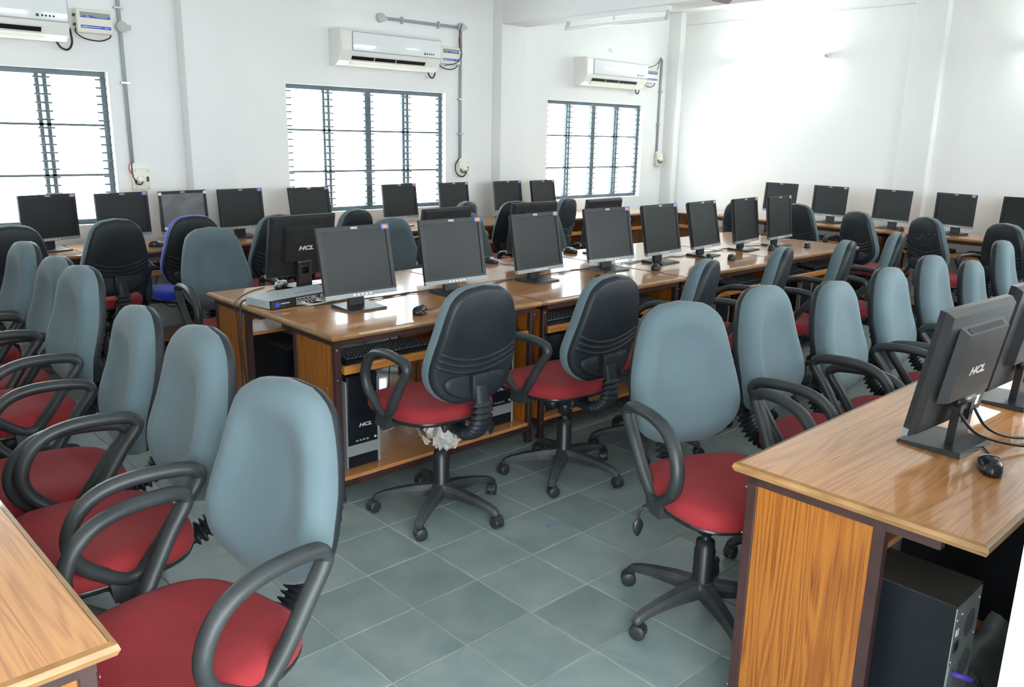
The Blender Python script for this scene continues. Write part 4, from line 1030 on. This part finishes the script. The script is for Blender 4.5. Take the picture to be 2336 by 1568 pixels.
# ------------------------------------------------------------------ tube lights, fan
def tube_light(name, loc, rz, L, lit, label, group, down=False):
    """along local x, wall behind at local +y (or ceiling above when down)"""
    o = empty(name, loc, rz)
    if down: MB().rbox(-L/2, L/2, -0.025, 0.025, 0.0, 0.04, 0.004, 1).build('batten', M['white_metal'], o)
    else: MB().rbox(-L/2, L/2, -0.035, 0.0, -0.02, 0.03, 0.004, 1).build('batten', M['white_metal'], o)
    for s in (-1, 1):
        x = s*(L/2-0.01)
        if down: MB().hexa([(x-0.006, -0.05, -0.075), (x+0.006, -0.05, -0.075), (x+0.006, -0.02, -0.075), (x-0.006, -0.02, -0.075), (x-0.006, -0.02, 0.02), (x+0.006, -0.02, 0.02), (x+0.006, 0.02, 0.02), (x-0.006, 0.02, 0.02)]).build('lamp_holder', M['conduit_lt'], o)
        else: MB().rbox(x-0.006, x+0.006, -0.085, -0.03, -0.018, 0.018, 0.002, 1).build('lamp_holder', M['conduit_lt'], o)
    c = (0, -0.036, -0.062) if down else (0, -0.068, 0)
    MB().lathe([(0.008, -L/2+0.017), (0.0145, -L/2+0.02), (0.0145, L/2-0.02), (0.008, L/2-0.017)], c, 'x', 14).build('fluorescent_tube', M['tube_on'] if lit else M['tube_off'], o)
    if down: MB().lathe([(0.011, -0.03), (0.011, 0.0)], (0.0, -0.03, -0.0), 'z', 10).build('starter', M['white_metal'], o)
    tag(o, label, 'tube light', group); return o
tube_light('tube_light', (XR, 4.93, 2.42), R(-90), 1.12, True, 'lit fluorescent tube on the right wall left of the pillar', 'lit tube lights on the right wall')
tube_light('tube_light', (XR, 1.90, 2.41), R(-90), 1.12, True, 'lit fluorescent tube on the right wall at the right edge of the frame', 'lit tube lights on the right wall')
tube_light('tube_light', (5.72, 4.87, 2.55), R(-90), 1.12, False, 'white tube light hanging under the ceiling beam', None, True)
fn = empty('ceiling_fan', (4.05, 2.66, 2.36)); tag(fn, 'brown ceiling fan, only a blade tip showing at the top edge', 'fan')
MB().lathe([(0.02, -0.045), (0.07, -0.04), (0.11, -0.01), (0.11, 0.03), (0.06, 0.06), (0.02, 0.07)], n=20).build('motor', M['fan'], fn)
MB().lathe([(0.011, 0.06), (0.011, 0.60)], n=10).lathe([(0.06, 0.58), (0.045, 0.639)], n=14).build('down_rod', M['fan'], fn)
for k in range(3):
    a = math.atan2(3.09-2.66, 4.585-4.05)+2*PI*k/3; c, s = math.cos(a), math.sin(a); rs = []
    for r, hw, tz in ((0.09, 0.02, 0), (0.16, 0.045, 0.006), (0.4, 0.06, 0.010), (0.63, 0.055, 0.010), (0.66, 0.04, 0.008)):
        rs.append([(c*r-s*w, s*r+c*w, z) for w, z in ((-hw, -tz), (hw, tz), (hw, tz+0.004), (-hw, -tz+0.004))])
    MB().rings(rs, smooth=False).build('blade', M['fan'], fn)

# ------------------------------------------------------------------ small things
def scuffs(ch):
    rnd = random.Random(21); mb = MB()
    for k in range(22):
        t = rnd.gauss(0.60, 0.07); x = rnd.gauss(0.02, 0.07); L = rnd.uniform(0.003, 0.014); a = rnd.uniform(-0.4, 0.4); w = rnd.uniform(0.0003, 0.0010)
        z = ZB+(ZT-ZB)*t; y = bend(t)-0.0862; dx, dz = L*math.cos(a), L*math.sin(a)
        mb.add([(x-dx, y, z-dz-w), (x+dx, y, z+dz-w), (x+dx, y, z+dz+w), (x-dx, y, z-dz+w)], [(0, 1, 2, 3)])
    o = mb.build('scuff_marks', M['conduit'], ch); o.location.z = -0.036; o['label'] = 'pale scuff marks on the back shell'
scuffs(CHAIRS[36])
hk = MB().lathe([(0.022, -0.003), (0.022, 0)], (0, 0, 0), 'y', 14).tube(smooth_path([(0, -0.003, 0.004), (0, -0.03, 0.0), (0, -0.036, -0.02), (0, -0.024, -0.032)]), 0.004, 6).build('wall_hook', M['white_metal'])
hk.location = (7.40, YW, 2.50); tag(hk, 'small white hook on the wall above the far air conditioner', 'hook')
mt = MB(); rows = []
for i in range(9):
    u = i/8; rows.append([(2.12+0.30*v/6, 0.48+0.10*u-0.03*math.sin(3*u), 0.112+0.16*math.sin(u*PI/2)+0.006*math.sin(v*1.7+u*4)) for v in range(7)])
mt.rings(rows, closed_ring=False, cap0=False, cap1=False); mt.rings([[(x, y-0.004, z-0.003) for x, y, z in r] for r in rows], closed_ring=False, cap0=False, cap1=False)
tag(mt.build('folded_mat', M['arm']), 'dark ribbed folded mat beside the tower under the right foreground desk', 'mat')
bit = MB().tube([(0, 0, 0.003), (0.012, 0.004, 0.003)], 0.003, 6).build('pen_cap', M['blue_print']); bit.location = (2.23, 2.14, 0.0)
tag(bit, 'tiny blue scrap lying on the grey floor tiles', 'scrap')
